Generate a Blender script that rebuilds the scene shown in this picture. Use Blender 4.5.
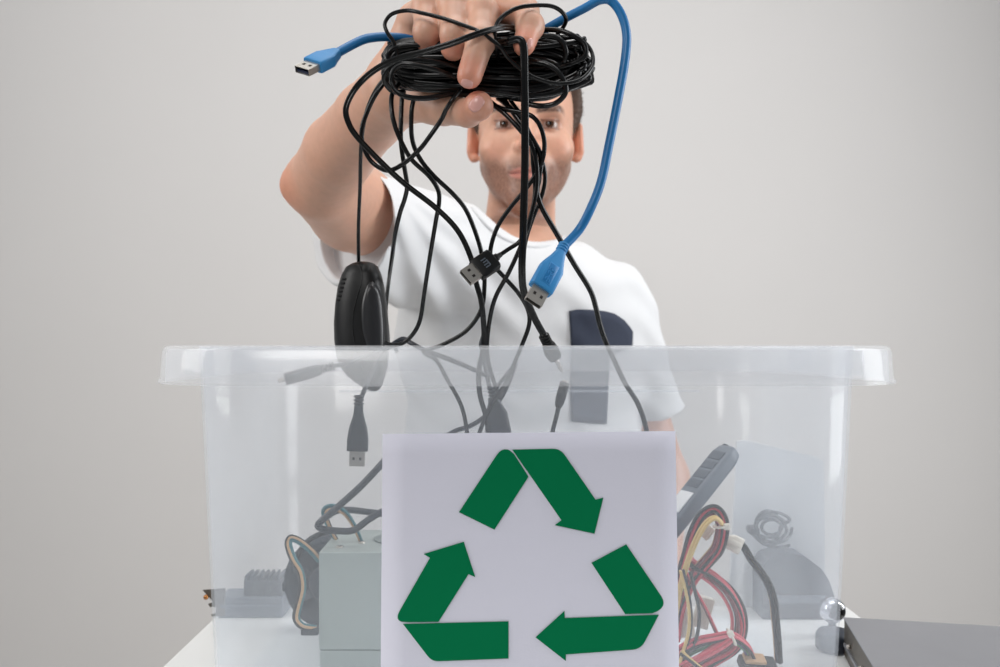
import bpy, bmesh, math, random
import numpy as np
from mathutils import Vector, Matrix, noise
from mathutils.bvhtree import BVHTree

random.seed(7)
for o in list(bpy.data.objects):
    bpy.data.objects.remove(o)
SC = bpy.context.scene
COL = SC.collection

# ------------------------------------------------------------------ camera
TABLE_Z = 0.98
H = TABLE_Z + 0.27            # camera height, level with the bin's rim
F = 880.0                     # focal length in pixels of the 1000 px wide frame
HOR = 346.0                   # image row of the horizon


def P(px, py, d):
    """point seen at pixel (px, py) standing d metres in front of the camera"""
    return np.array([(px - 500.0) * d / F, d, H + (HOR - py) * d / F])


cam = bpy.data.cameras.new('camera')
cam.sensor_width = 36.0
cam.lens = 36.0 * F / 1000.0
cam.shift_y = (HOR - 333.5) / 1000.0
cam.clip_start = 0.02
cam.dof.use_dof = True
cam.dof.focus_distance = 0.63
cam.dof.aperture_fstop = 10.0
camo = bpy.data.objects.new('camera', cam)
camo.location = (0, 0, H)
camo.rotation_euler = (math.pi / 2, 0, 0)
COL.objects.link(camo)
SC.camera = camo

# ------------------------------------------------------------------ world and lights
SC.view_settings.view_transform = 'Standard'
SC.view_settings.look = 'None'
SC.view_settings.gamma = 1.0
SC.view_settings.use_curve_mapping = False
SC.view_settings.exposure = 0.0
w = bpy.data.worlds.new('studio_air')
SC.world = w
w.use_nodes = True
w.node_tree.nodes['Background'].inputs[0].default_value = (0.90, 0.95, 1.0, 1)
w.node_tree.nodes['Background'].inputs[1].default_value = 0.20


def area(name, loc, target, sx, sy, power, color=(1, 1, 1)):
    l = bpy.data.lights.new(name, 'AREA')
    l.shape = 'RECTANGLE'
    l.size, l.size_y = sx, sy
    l.energy = power
    l.color = color
    o = bpy.data.objects.new(name, l)
    o.location = loc
    o.rotation_euler = (Vector(target) - Vector(loc)).to_track_quat('-Z', 'Y').to_euler()
    COL.objects.link(o)


area('softbox_right', (1.75, 0.80, H + 0.45), (0.1, 1.0, H), 0.9, 1.4, 30, (0.96, 0.98, 1.0))
area('softbox_left', (-1.75, 0.45, H + 0.85), (-0.1, 1.15, H + 0.1), 0.9, 1.2, 20, (1.0, 0.985, 0.965))
area('ceiling_softbox', (0.15, 0.75, H + 1.40), (0.1, 1.1, H), 1.3, 0.8, 11, (1, 0.99, 0.97))
area('background_lamp', (-0.1, 1.75, H + 1.7), (-0.1, 2.7, H - 0.5), 3.4, 0.4, 8.0, (1, 0.99, 0.98))
area('front_softbox', (-0.45, -0.55, H + 0.85), (0.0, 1.0, H + 0.1), 0.35, 0.5, 6.5, (1, 0.98, 0.96))
SC.cycles.transparent_max_bounces = 48
SC.cycles.max_bounces = 20
SC.cycles.diffuse_bounces = 14
SC.cycles.glossy_bounces = 6


# ------------------------------------------------------------------ materials
def srgb(r, g, b):
    return tuple(((c / 255 + 0.055) / 1.055) ** 2.4 if c > 10 else c / 255 / 12.92 for c in (r, g, b)) + (1.0,)


MATS = {}


def mat(name, rgb, rough=0.5, metal=0.0, var=0.06, scale=60.0, bump=0.0, bscale=300.0, spec=0.5, sheen=0.0):
    m = bpy.data.materials.new(name)
    m.use_nodes = True
    nt = m.node_tree
    b = nt.nodes['Principled BSDF']
    b.inputs['Roughness'].default_value = rough
    b.inputs['Metallic'].default_value = metal
    b.inputs['Specular IOR Level'].default_value = spec
    if sheen:
        b.inputs['Sheen Weight'].default_value = sheen
    tc = nt.nodes.new('ShaderNodeTexCoord')
    n = nt.nodes.new('ShaderNodeTexNoise')
    n.inputs['Scale'].default_value = scale
    n.inputs['Detail'].default_value = 3
    nt.links.new(tc.outputs['Object'], n.inputs['Vector'])
    mix = nt.nodes.new('ShaderNodeMix')
    mix.data_type = 'RGBA'
    c = srgb(*rgb)
    mix.inputs[6].default_value = tuple(x * (1 - var) for x in c[:3]) + (1,)
    mix.inputs[7].default_value = tuple(min(1, x * (1 + var)) for x in c[:3]) + (1,)
    nt.links.new(n.outputs['Fac'], mix.inputs[0])
    nt.links.new(mix.outputs[2], b.inputs['Base Color'])
    if bump:
        n2 = nt.nodes.new('ShaderNodeTexNoise')
        n2.inputs['Scale'].default_value = bscale
        nt.links.new(tc.outputs['Object'], n2.inputs['Vector'])
        bp = nt.nodes.new('ShaderNodeBump')
        bp.inputs['Strength'].default_value = bump
        bp.inputs['Distance'].default_value = 0.001
        nt.links.new(n2.outputs['Fac'], bp.inputs['Height'])
        nt.links.new(bp.outputs['Normal'], b.inputs['Normal'])
    MATS[name] = m
    return m


mat('wall_paint', (225, 222, 220), 0.9, var=0.015, scale=3, bump=0.15, bscale=220)
mat('floor_wood', (206, 202, 196), 0.5, var=0.1, scale=8)
mat('table_white', (238, 238, 236), 0.35, var=0.01)
mat('leg_grey', (150, 150, 150), 0.4, 0.6)
mat('paper', (222, 221, 234), 0.9, var=0.012, scale=40, bump=0.1, bscale=500)
mat('print_green', (0, 116, 72), 0.9, var=0.03, scale=30, spec=0.1)
mat('cotton_white', (220, 220, 221), 0.9, var=0.012, bump=0.25, bscale=900, sheen=0.2)
mat('cotton_navy', (52, 58, 74), 0.9, var=0.12, scale=400, bump=0.5, bscale=900)
mat('denim', (60, 70, 95), 0.9, var=0.1)
mat('shoe_grey', (60, 60, 62), 0.8)
mat('hair_brown', (78, 58, 46), 0.65, var=0.45, scale=260, bump=0.8, bscale=420)
mat('eye_white', (172, 152, 144), 0.2, var=0.02)
mat('iris_brown', (74, 46, 30), 0.15, var=0.3, scale=900)
mat('pupil_black', (8, 8, 8), 0.1, var=0)
mat('nail', (222, 168, 158), 0.28, var=0.04, scale=200)
mat('rubber_black', (6, 6, 7), 0.27, var=0.15, scale=150, spec=0.42)
mat('plastic_black', (11, 11, 12), 0.42, var=0.1, bump=0.1, bscale=1500, spec=0.3)
mat('gloss_black', (34, 34, 36), 0.33, var=0.05)
mat('wheel_rubber', (14, 14, 14), 0.7)
mat('cable_blue', (26, 112, 172), 0.36, var=0.05)
mat('plug_blue', (50, 134, 194), 0.42, var=0.04)
mat('steel', (196, 190, 182), 0.3, 0.9, var=0.04)
mat('tongue_navy', (18, 30, 62), 0.4)
mat('hole_dark', (28, 22, 18), 0.8)
mat('brass', (190, 130, 80), 0.3, 0.9)
mat('psu_metal', (172, 182, 178), 0.5, 0.25, var=0.03, scale=200)
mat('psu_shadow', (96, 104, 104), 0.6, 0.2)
mat('grey_plastic', (112, 120, 130), 0.45, var=0.05)
mat('grey_keys', (84, 92, 102), 0.5, var=0.05)
mat('dark_case', (42, 48, 58), 0.5, var=0.08)
mat('mid_case', (105, 112, 122), 0.5, var=0.05)
mat('pale_panel', (238, 239, 241), 0.4, var=0.03)
mat('drive_grey', (150, 150, 154), 0.42, 0.35, var=0.05, scale=25)
mat('drive_side', (112, 106, 98), 0.45, 0.5, var=0.06)
mat('chrome', (210, 212, 220), 0.12, 1.0, var=0.02)
mat('wire_red', (205, 48, 70), 0.4)
mat('wire_pink', (226, 96, 110), 0.4)
mat('wire_yellow', (222, 190, 120), 0.4)
mat('wire_black', (26, 26, 28), 0.4)
mat('wire_maroon', (110, 38, 48), 0.4)
mat('wire_green', (70, 130, 80), 0.4)
mat('wire_violet', (84, 74, 120), 0.4)
mat('wire_teal', (44, 110, 118), 0.4)
mat('wire_tan', (196, 160, 120), 0.4)
mat('nylon_white', (232, 226, 214), 0.45, var=0.02)
mat('cord_grey', (36, 40, 48), 0.42)


def bin_material(key, lo, hi, col):
    m = bpy.data.materials.new('milky_polypropylene_' + key)
    m.use_nodes = True
    nt = m.node_tree
    nt.nodes.remove(nt.nodes['Principled BSDF'])
    out = nt.nodes['Material Output']
    tr = nt.nodes.new('ShaderNodeBsdfTransparent')
    tr.inputs[0].default_value = (0.995, 0.997, 1.0, 1)
    df = nt.nodes.new('ShaderNodeBsdfDiffuse')
    df.inputs[0].default_value = col + (1,)
    tl = nt.nodes.new('ShaderNodeBsdfTranslucent')
    tl.inputs[0].default_value = col + (1,)
    mx = nt.nodes.new('ShaderNodeMixShader')
    mx.inputs[0].default_value = 0.5
    nt.links.new(df.outputs[0], mx.inputs[1])
    nt.links.new(tl.outputs[0], mx.inputs[2])
    lw = nt.nodes.new('ShaderNodeLayerWeight')
    lw.inputs['Blend'].default_value = 0.3
    tc = nt.nodes.new('ShaderNodeTexCoord')
    n = nt.nodes.new('ShaderNodeTexNoise')
    n.inputs['Scale'].default_value = 9
    nt.links.new(tc.outputs['Object'], n.inputs['Vector'])
    mr = nt.nodes.new('ShaderNodeMapRange')
    mr.inputs['To Min'].default_value = lo
    mr.inputs['To Max'].default_value = hi
    nt.links.new(n.outputs['Fac'], mr.inputs['Value'])
    ad = nt.nodes.new('ShaderNodeMath')
    ad.operation = 'MULTIPLY_ADD'
    nt.links.new(lw.outputs['Facing'], ad.inputs[0])
    ad.inputs[1].default_value = 0.05
    nt.links.new(mr.outputs[0], ad.inputs[2])
    m2 = nt.nodes.new('ShaderNodeMixShader')
    nt.links.new(ad.outputs[0], m2.inputs[0])
    nt.links.new(tr.outputs[0], m2.inputs[1])
    nt.links.new(mx.outputs[0], m2.inputs[2])
    gl = nt.nodes.new('ShaderNodeBsdfGlossy')
    gl.inputs['Roughness'].default_value = 0.16
    geo = nt.nodes.new('ShaderNodeNewGeometry')
    pw = nt.nodes.new('ShaderNodeMath')
    pw.operation = 'POWER'
    nt.links.new(lw.outputs['Facing'], pw.inputs[0])
    pw.inputs[1].default_value = 4.0
    pm = nt.nodes.new('ShaderNodeMath')
    pm.operation = 'MULTIPLY_ADD'
    nt.links.new(pw.outputs[0], pm.inputs[0])
    pm.inputs[1].default_value = 0.30
    pm.inputs[2].default_value = 0.035
    inv = nt.nodes.new('ShaderNodeMath')
    inv.operation = 'SUBTRACT'
    inv.inputs[0].default_value = 1.0
    nt.links.new(geo.outputs['Backfacing'], inv.inputs[1])
    fr = nt.nodes.new('ShaderNodeMath')
    fr.operation = 'MULTIPLY'
    nt.links.new(pm.outputs[0], fr.inputs[0])
    nt.links.new(inv.outputs[0], fr.inputs[1])
    m3 = nt.nodes.new('ShaderNodeMixShader')
    nt.links.new(fr.outputs[0], m3.inputs[0])
    nt.links.new(m2.outputs[0], m3.inputs[1])
    nt.links.new(gl.outputs[0], m3.inputs[2])
    nt.links.new(m3.outputs[0], out.inputs['Surface'])
    MATS[key] = m


bin_material('bin', 0.108, 0.15, (0.885, 0.935, 1.0))
bin_material('bin_rim', 0.20, 0.23, (0.96, 0.97, 0.99))


def skin_material():
    m = bpy.data.materials.new('skin')
    m.use_nodes = True
    nt = m.node_tree
    b = nt.nodes['Principled BSDF']
    at = nt.nodes.new('ShaderNodeAttribute')
    at.attribute_name = 'tint'
    tc = nt.nodes.new('ShaderNodeTexCoord')
    n = nt.nodes.new('ShaderNodeTexNoise')
    n.inputs['Scale'].default_value = 140
    n.inputs['Detail'].default_value = 4
    nt.links.new(tc.outputs['Object'], n.inputs['Vector'])
    mr = nt.nodes.new('ShaderNodeMapRange')
    mr.inputs['To Min'].default_value = 0.90
    mr.inputs['To Max'].default_value = 1.10
    nt.links.new(n.outputs['Fac'], mr.inputs['Value'])
    vm = nt.nodes.new('ShaderNodeVectorMath')
    vm.operation = 'SCALE'
    nt.links.new(at.outputs['Color'], vm.inputs[0])
    nt.links.new(mr.outputs[0], vm.inputs['Scale'])
    nt.links.new(vm.outputs[0], b.inputs['Base Color'])
    b.inputs['Roughness'].default_value = 0.42
    b.inputs['Subsurface Weight'].default_value = 0.12
    b.inputs['Subsurface Radius'].default_value = (0.006, 0.002, 0.001)
    b.inputs['Subsurface Scale'].default_value = 1.0
    n2 = nt.nodes.new('ShaderNodeTexNoise')
    n2.inputs['Scale'].default_value = 700
    nt.links.new(tc.outputs['Object'], n2.inputs['Vector'])
    bp = nt.nodes.new('ShaderNodeBump')
    bp.inputs['Strength'].default_value = 0.22
    bp.inputs['Distance'].default_value = 0.0006
    nt.links.new(n2.outputs['Fac'], bp.inputs['Height'])
    nt.links.new(bp.outputs['Normal'], b.inputs['Normal'])
    MATS['skin'] = m


skin_material()


# ------------------------------------------------------------------ object helpers
ROOT = {}


def tag(o, label=None, cat=None, group=None, kind=None):
    if label:
        o['label'] = label
    if cat:
        o['category'] = cat
    if group:
        o['group'] = group
    if kind:
        o['kind'] = kind
    return o


def thing(name, label, cat, loc=(0, 0, 0), group=None):
    o = bpy.data.objects.new(name, None)
    o.empty_display_size = 0.02
    COL.objects.link(o)
    o.location = tuple(loc)
    ROOT[o.name] = np.array(loc, float)
    return tag(o, label, cat, group)


def part(name, geo, m, parent=None, smooth=True, label=None):
    """geo = (verts, faces) in world coordinates"""
    v, f = geo
    v = np.asarray(v, float)
    base = np.zeros(3)
    if parent is not None:
        base = ROOT[parent.name]
    me = bpy.data.meshes.new(name)
    me.from_pydata((v - base).tolist(), [], f if isinstance(f, list) else f.tolist())
    me.update()
    if smooth:
        me.polygons.foreach_set('use_smooth', [True] * len(me.polygons))
    me.materials.append(MATS[m] if isinstance(m, str) else m)
    o = bpy.data.objects.new(name, me)
    COL.objects.link(o)
    if parent is not None:
        o.parent = parent
        ROOT[o.name] = base
    else:
        ROOT[o.name] = base
    if label:
        o['label'] = label
    return o


def fix_normals(o):
    bm = bmesh.new()
    bm.from_mesh(o.data)
    bmesh.ops.recalc_face_normals(bm, faces=bm.faces)
    bm.to_mesh(o.data)
    bm.free()
    return o


def auto_sharp(o, deg=35):
    bm = bmesh.new()
    bm.from_mesh(o.data)
    bmesh.ops.recalc_face_normals(bm, faces=bm.faces)
    for e in bm.edges:
        if len(e.link_faces) == 2 and e.calc_face_angle(0) > math.radians(deg):
            e.smooth = False
    bm.to_mesh(o.data)
    bm.free()
    return o


def catmull(pts, per=8, closed=False):
    p = np.asarray(pts, float)
    n = len(p)
    out = []
    rng = range(n) if closed else range(n - 1)
    for i in rng:
        if closed:
            a, b, c, d = p[(i - 1) % n], p[i], p[(i + 1) % n], p[(i + 2) % n]
        else:
            a, b, c, d = p[max(i - 1, 0)], p[i], p[i + 1], p[min(i + 2, n - 1)]
        for k in range(per):
            t = k / per
            out.append(0.5 * ((2 * b) + (-a + c) * t + (2 * a - 5 * b + 4 * c - d) * t * t + (-a + 3 * b - 3 * c + d) * t ** 3))
    if not closed:
        out.append(p[-1])
    return np.array(out)


def frames(path):
    t = np.gradient(path, axis=0)
    t /= np.linalg.norm(t, axis=1)[:, None] + 1e-12
    n = np.cross(t[0], [0.0, 1.0, 0.0])
    if np.linalg.norm(n) < 1e-3:
        n = np.cross(t[0], [1.0, 0, 0])
    n /= np.linalg.norm(n)
    N = [n]
    for i in range(1, len(path)):
        n = N[-1] - t[i] * np.dot(N[-1], t[i])
        n /= np.linalg.norm(n) + 1e-12
        N.append(n)
    N = np.array(N)
    return t, N, np.cross(t, N)


def sweep(path, r, sides=8, section=None):
    """tube along a path; r a number or an array; section = [(u, v)...] unit outline"""
    path = np.asarray(path, float)
    t, N, B = frames(path)
    r = np.broadcast_to(np.asarray(r, float), (len(path),))
    if section is None:
        a = np.linspace(0, 2 * math.pi, sides, endpoint=False)
        section = np.stack([np.cos(a), np.sin(a)], 1)
    section = np.asarray(section)
    s = len(section)
    v = (path[:, None, :] + r[:, None, None] * (section[None, :, 0, None] * N[:, None, :] + section[None, :, 1, None] * B[:, None, :])).reshape(-1, 3)
    f = []
    for i in range(len(path) - 1):
        for k in range(s):
            f.append([i * s + k, i * s + (k + 1) % s, (i + 1) * s + (k + 1) % s, (i + 1) * s + k])
    f.append(list(range(s))[::-1])
    f.append([(len(path) - 1) * s + k for k in range(s)])
    return v, f


def twin_section(n=9, gap=1.0):
    """outline of a figure-eight twin lead"""
    out = []
    for side in (1, -1):
        for k in range(n):
            a = -math.pi * 0.89 + 2 * math.pi * 0.89 * k / (n - 1)
            x, y = math.cos(a), math.sin(a)
            out.append((side * (gap + x), side * y))
    return out


def pxpath(pts):
    return np.array([P(*p) for p in pts])


def frame(origin, direction, up):
    z = np.asarray(direction, float)
    z = z / np.linalg.norm(z)
    x = np.cross(np.asarray(up, float), z)
    x /= np.linalg.norm(x)
    y = np.cross(z, x)
    return np.asarray(origin, float), np.stack([x, y, z], 0)


def tf(fr, geo):
    o, R = fr
    v, f = geo
    return np.asarray(v, float) @ R + o, f


def loft(secs, n=24):
    """secs = (s, half width, half height, exponent[, cx, cy]) superellipse rings along z"""
    v, f = [], []
    for sc in secs:
        s, a, b, e = sc[:4]
        cx, cy = (sc[4], sc[5]) if len(sc) > 4 else (0, 0)
        for k in range(n):
            t = 2 * math.pi * (k + 0.5) / n
            c, si = math.cos(t), math.sin(t)
            v.append((cx + a * math.copysign(abs(c) ** (2 / e), c), cy + b * math.copysign(abs(si) ** (2 / e), si), s))
    m = len(secs)
    for i in range(m - 1):
        for k in range(n):
            f.append([i * n + k, i * n + (k + 1) % n, (i + 1) * n + (k + 1) % n, (i + 1) * n + k])
    f.append(list(range(n))[::-1])
    f.append([(m - 1) * n + k for k in range(n)])
    return np.array(v), f


def rbox(sx, sy, sz, bev=0.002, c=(0, 0, 0), seg=2):
    bm = bmesh.new()
    bmesh.ops.create_cube(bm, size=1.0)
    for v in bm.verts:
        v.co = Vector((v.co.x * sx, v.co.y * sy, v.co.z * sz))
    if bev:
        bmesh.ops.bevel(bm, geom=list(bm.edges), offset=min(bev, 0.45 * min(sx, sy, sz)), segments=seg, affect='EDGES', profile=0.5)
    bm.verts.index_update()
    v = [tuple(np.array(x.co) + np.array(c)) for x in bm.verts]
    f = [[q.index for q in fa.verts] for fa in bm.faces]
    bm.free()
    return np.array(v), f


def ident(o):
    return np.asarray(o, float), np.eye(3)


def prism(outline, thick):
    """outline [(x, y)...] extruded from z=0 to z=thick"""
    n = len(outline)
    v = [(x, y, 0) for x, y in outline] + [(x, y, thick) for x, y in outline]
    f = [list(range(n))[::-1], list(range(n, 2 * n))]
    for k in range(n):
        f.append([k, (k + 1) % n, n + (k + 1) % n, n + k])
    return np.array(v, float), f


def lathe(profile, n=24):
    v, f = [], []
    for (r, z) in profile:
        for k in range(n):
            a = 2 * math.pi * k / n
            v.append((r * math.cos(a), r * math.sin(a), z))
    for i in range(len(profile) - 1):
        for k in range(n):
            f.append([i * n + k, i * n + (k + 1) % n, (i + 1) * n + (k + 1) % n, (i + 1) * n + k])
    f.append(list(range(n))[::-1])
    f.append([(len(profile) - 1) * n + k for k in range(n)])
    return np.array(v), f


def join(*geos):
    V, Fc, off = [], [], 0
    for v, f in geos:
        V.append(np.asarray(v, float))
        Fc += [[i + off for i in q] for q in f]
        off += len(v)
    return np.concatenate(V), Fc


def bvh_of(o):
    base = ROOT[o.name]
    vs = np.empty(len(o.data.vertices) * 3)
    o.data.vertices.foreach_get('co', vs)
    vs = vs.reshape(-1, 3) + base
    return BVHTree.FromPolygons([Vector(v) for v in vs], [tuple(p.vertices) for p in o.data.polygons])


CAMP = Vector((0, 0, H))


def hit(bvh, px, py, fallback):
    d = Vector(P(px, py, 1.0)) - CAMP
    d.normalize()
    loc, nor, _, _ = bvh.ray_cast(CAMP, d)
    if loc is None:
        return np.array(P(px, py, fallback)), np.array((0, -1.0, 0))
    n = np.array(nor)
    if n[1] > 0 and np.dot(n, np.array(d)) > 0:
        n = -n
    return np.array(loc), n


def patch(bvh, outline, off, rings=5, fallback=0.8, closed_edge=True):
    """cloth-like patch lying on a surface: outline in pixels, star shaped"""
    pts = np.asarray(outline, float)
    c = pts.mean(0)
    n = len(pts)
    v, f = [], []
    p0, n0 = hit(bvh, *c, fallback)
    v.append(p0 + n0 * off)
    for k in range(1, rings + 1):
        for q in pts:
            xy = c + (q - c) * k / rings
            a, nn = hit(bvh, *xy, fallback)
            v.append(a + nn * off)
    for q in pts:
        a, nn = hit(bvh, *(c + (q - c) * 1.004), fallback)
        v.append(a - nn * off)
    for j in range(n):
        f.append([0, 1 + j, 1 + (j + 1) % n])
    for k in range(rings):
        for j in range(n):
            f.append([1 + k * n + j, 1 + (k + 1) * n + j, 1 + (k + 1) * n + (j + 1) % n, 1 + k * n + (j + 1) % n])
    return np.array(v), f


def smooth_outline(pts, per=4):
    return catmull([(x, y) for x, y in pts], per, closed=True)


def densify(pts, step):
    out = []
    n = len(pts)
    for i in range(n):
        a, b = np.array(pts[i], float), np.array(pts[(i + 1) % n], float)
        k = max(1, int(np.linalg.norm(b - a) / step))
        for j in range(k):
            out.append(a + (b - a) * j / k)
    return np.array(out)


# ------------------------------------------------------------------ implicit surface helpers
class Field:
    def __init__(self, xs, ys, zs):
        self.x, self.y, self.z = [np.asarray(a, np.float32) for a in (xs, ys, zs)]
        self.F = np.full((len(xs), len(ys), len(zs)), 0.08, np.float32)

    def block(self, lo, hi):
        s = []
        for a, l, h_ in zip((self.x, self.y, self.z), lo, hi):
            s.append(slice(max(0, int(np.searchsorted(a, l)) - 1), min(len(a), int(np.searchsorted(a, h_)) + 1)))
        return tuple(s)

    def _ev(self, prim, m):
        lo, hi, fn = prim
        b = self.block(lo - m, hi + m)
        if any(s.start >= s.stop for s in b):
            return None, None
        return b, fn(self.x[b[0]][:, None, None], self.y[b[1]][None, :, None], self.z[b[2]][None, None, :])

    def add(self, prim, k=0.01):
        b, d = self._ev(prim, k + 0.03)
        if b is None:
            return
        self.F[b] = smin(self.F[b], d, k)

    def sub(self, prim, k=0.005):
        b, d = self._ev(prim, k + 0.03)
        if b is None:
            return
        self.F[b] = -smin(-self.F[b], d, k)

    def mesh(self):
        return surface_nets(self.F, self.x, self.y, self.z)


def smin(a, b, k):
    if k <= 0:
        return np.minimum(a, b)
    h_ = np.maximum(k - np.abs(a - b), 0) / k
    return np.minimum(a, b) - h_ * h_ * k * 0.25


def cone(a, b, r1, r2):
    a, b = np.asarray(a, float), np.asarray(b, float)
    r = max(r1, r2)
    ab = b - a
    L2 = float(ab @ ab) + 1e-12

    def fn(X, Y, Z):
        px, py, pz = X - a[0], Y - a[1], Z - a[2]
        t = np.clip((px * ab[0] + py * ab[1] + pz * ab[2]) / L2, 0, 1)
        return np.sqrt((px - t * ab[0]) ** 2 + (py - t * ab[1]) ** 2 + (pz - t * ab[2]) ** 2) - (r1 + (r2 - r1) * t)
    return np.minimum(a, b) - r, np.maximum(a, b) + r, fn


def ball(c, r):
    return cone(c, np.asarray(c) + 1e-5, r, r)


def ell(c, rad, rot=None):
    c, rad = np.asarray(c, float), np.asarray(rad, float)
    R = np.eye(3) if rot is None else np.array(rot)

    def fn(X, Y, Z):
        p = [X - c[0], Y - c[1], Z - c[2]]
        q = [R[0][i] * p[0] + R[1][i] * p[1] + R[2][i] * p[2] for i in range(3)]
        k0 = np.sqrt(sum((q[i] / rad[i]) ** 2 for i in range(3))) + 1e-6
        k1 = np.sqrt(sum((q[i] / rad[i] ** 2) ** 2 for i in range(3))) + 1e-6
        return k0 * (k0 - 1) / k1
    m = rad.max()
    return c - m, c + m, fn


def group(prims, k):
    lo = np.min([p[0] for p in prims], 0)
    hi = np.max([p[1] for p in prims], 0)

    def fn(X, Y, Z):
        d = prims[0][2](X, Y, Z)
        for p in prims[1:]:
            d = smin(d, p[2](X, Y, Z), k)
        return d
    return lo, hi, fn


def cut(prim, point, normal):
    """keep the side of a plane the normal points away from"""
    n = np.asarray(normal, float)
    n = n / np.linalg.norm(n)
    q = np.asarray(point, float)

    def fn(X, Y, Z):
        return np.maximum(prim[2](X, Y, Z), (X - q[0]) * n[0] + (Y - q[1]) * n[1] + (Z - q[2]) * n[2])
    return prim[0], prim[1], fn


def surface_nets(Fv, xs, ys, zs):
    S = Fv < 0
    nx, ny, nz = S.shape
    cnt = np.zeros((nx - 1, ny - 1, nz - 1), np.int8)
    for i in (0, 1):
        for j in (0, 1):
            for k in (0, 1):
                cnt += S[i:nx - 1 + i, j:ny - 1 + j, k:nz - 1 + k]
    act = np.argwhere((cnt > 0) & (cnt < 8))
    idx = np.full(cnt.shape, -1, np.int32)
    idx[act[:, 0], act[:, 1], act[:, 2]] = np.arange(len(act))
    acc = np.zeros((len(act), 3))
    num = np.zeros(len(act))
    ax = (xs.astype(float), ys.astype(float), zs.astype(float))
    corners = [(i, j, k) for i in (0, 1) for j in (0, 1) for k in (0, 1)]
    for a in corners:
        for d in range(3):
            if a[d] == 0:
                b = list(a)
                b[d] = 1
                ia = act + np.array(a)
                ib = act + np.array(b)
                va = Fv[ia[:, 0], ia[:, 1], ia[:, 2]].astype(float)
                vb = Fv[ib[:, 0], ib[:, 1], ib[:, 2]].astype(float)
                m = (va < 0) != (vb < 0)
                t = np.where(m, va / np.where(m, va - vb, 1), 0)
                pa = np.stack([ax[q][ia[:, q]] for q in range(3)], 1)
                pb = np.stack([ax[q][ib[:, q]] for q in range(3)], 1)
                p = pa + (pb - pa) * t[:, None]
                acc[m] += p[m]
                num[m] += 1
    V = acc / num[:, None]
    quads = []
    for d in range(3):
        u, v = [(1, 2), (2, 0), (0, 1)][d]
        sl0 = [slice(None)] * 3
        sl1 = [slice(None)] * 3
        sl0[d] = slice(0, -1)
        sl1[d] = slice(1, None)
        A, B = S[tuple(sl0)], S[tuple(sl1)]
        e = np.argwhere(A != B)
        ok = (e[:, u] > 0) & (e[:, v] > 0) & (e[:, u] < S.shape[u] - 1) & (e[:, v] < S.shape[v] - 1)
        e = e[ok]
        inside = A[e[:, 0], e[:, 1], e[:, 2]]

        def cell(du, dv):
            q = e.copy()
            q[:, u] += du
            q[:, v] += dv
            return idx[q[:, 0], q[:, 1], q[:, 2]]
        q = np.stack([cell(-1, -1), cell(0, -1), cell(0, 0), cell(-1, 0)], 1)
        q[~inside] = q[~inside][:, ::-1]
        quads.append(q)
    return V, np.concatenate(quads)


def lap(V, Q, it=2, lam=0.5):
    for _ in range(it):
        s = np.zeros_like(V)
        c = np.zeros(len(V))
        for a, b in ((0, 1), (1, 2), (2, 3), (3, 0)):
            for i in range(3):
                s[:, i] += np.bincount(Q[:, a], V[Q[:, b], i], len(V)) + np.bincount(Q[:, b], V[Q[:, a], i], len(V))
            c += np.bincount(Q[:, a], minlength=len(V)) + np.bincount(Q[:, b], minlength=len(V))
        V = V + lam * (s / np.maximum(c, 1)[:, None] - V)
    return V


def axis(*segs):
    out = []
    for a, b, st in segs:
        n = max(1, round((b - a) / st))
        out += list(a + (b - a) * np.arange(n) / n)
    out.append(segs[-1][1])
    return np.array(out)


# ------------------------------------------------------------------ the room
o = part('wall_back', rbox(7.0, 0.1, 3.4, 0, (0.2, 2.75, 1.6)), 'wall_paint', smooth=False)
tag(o, 'plain light grey painted studio wall behind the man', 'wall', kind='structure')
o = part('floor', rbox(7.0, 7.0, 0.1, 0, (0.2, 0.0, -0.05)), 'floor_wood', smooth=False)
tag(o, 'pale floor under the table', 'floor', kind='structure')

TX0, TX1, TY0, TY1 = -0.284, 0.359, 0.30, 0.915
t = thing('table', 'white table top carrying the clear plastic bin', 'table', ((TX0 + TX1) / 2, (TY0 + TY1) / 2, 0))
part('tabletop', rbox(TX1 - TX0, TY1 - TY0, 0.026, 0.0015, ((TX0 + TX1) / 2, (TY0 + TY1) / 2, TABLE_Z - 0.013)), 'table_white', t, False)
for x in (TX0 + 0.05, TX1 - 0.05):
    for y in (TY0 + 0.05, TY1 - 0.05):
        part('leg', rbox(0.04, 0.04, TABLE_Z - 0.026, 0.003, (x, y, (TABLE_Z - 0.026) / 2)), 'leg_grey', t, False)

# ------------------------------------------------------------------ storage bin
BX0, BX1, BY0, BY1 = -0.2272, 0.2664, 0.614, 0.905     # outer body at the rim
RIM = H + 0.0004


def rring(off, z, r=0.06, n=10):
    x0, x1, y0, y1 = BX0 - off, BX1 + off, BY0 - off, BY1 + off
    rr = max(0.004, r + off)
    out = []
    for cx, cy, a0 in ((x1 - rr, y1 - rr, 0), (x0 + rr, y1 - rr, 90), (x0 + rr, y0 + rr, 180), (x1 - rr, y0 + rr, 270)):
        for k in range(n + 1):
            a = math.radians(a0 + 90 * k / n)
            out.append((cx + rr * math.cos(a), cy + rr * math.sin(a), z))
    return out


def ring_loft(rings, caps=(False, False), loop=False):
    n = len(rings[0])
    v = [p for r in rings for p in r]
    f = []
    m = len(rings)
    for i in range(m if loop else m - 1):
        j = (i + 1) % m
        for k in range(n):
            f.append([i * n + k, i * n + (k + 1) % n, j * n + (k + 1) % n, j * n + k])
    if caps[0]:
        f.append(list(range(n))[::-1])
    if caps[1]:
        f.append([(m - 1) * n + k for k in range(n)])
    return np.array(v), f


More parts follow.
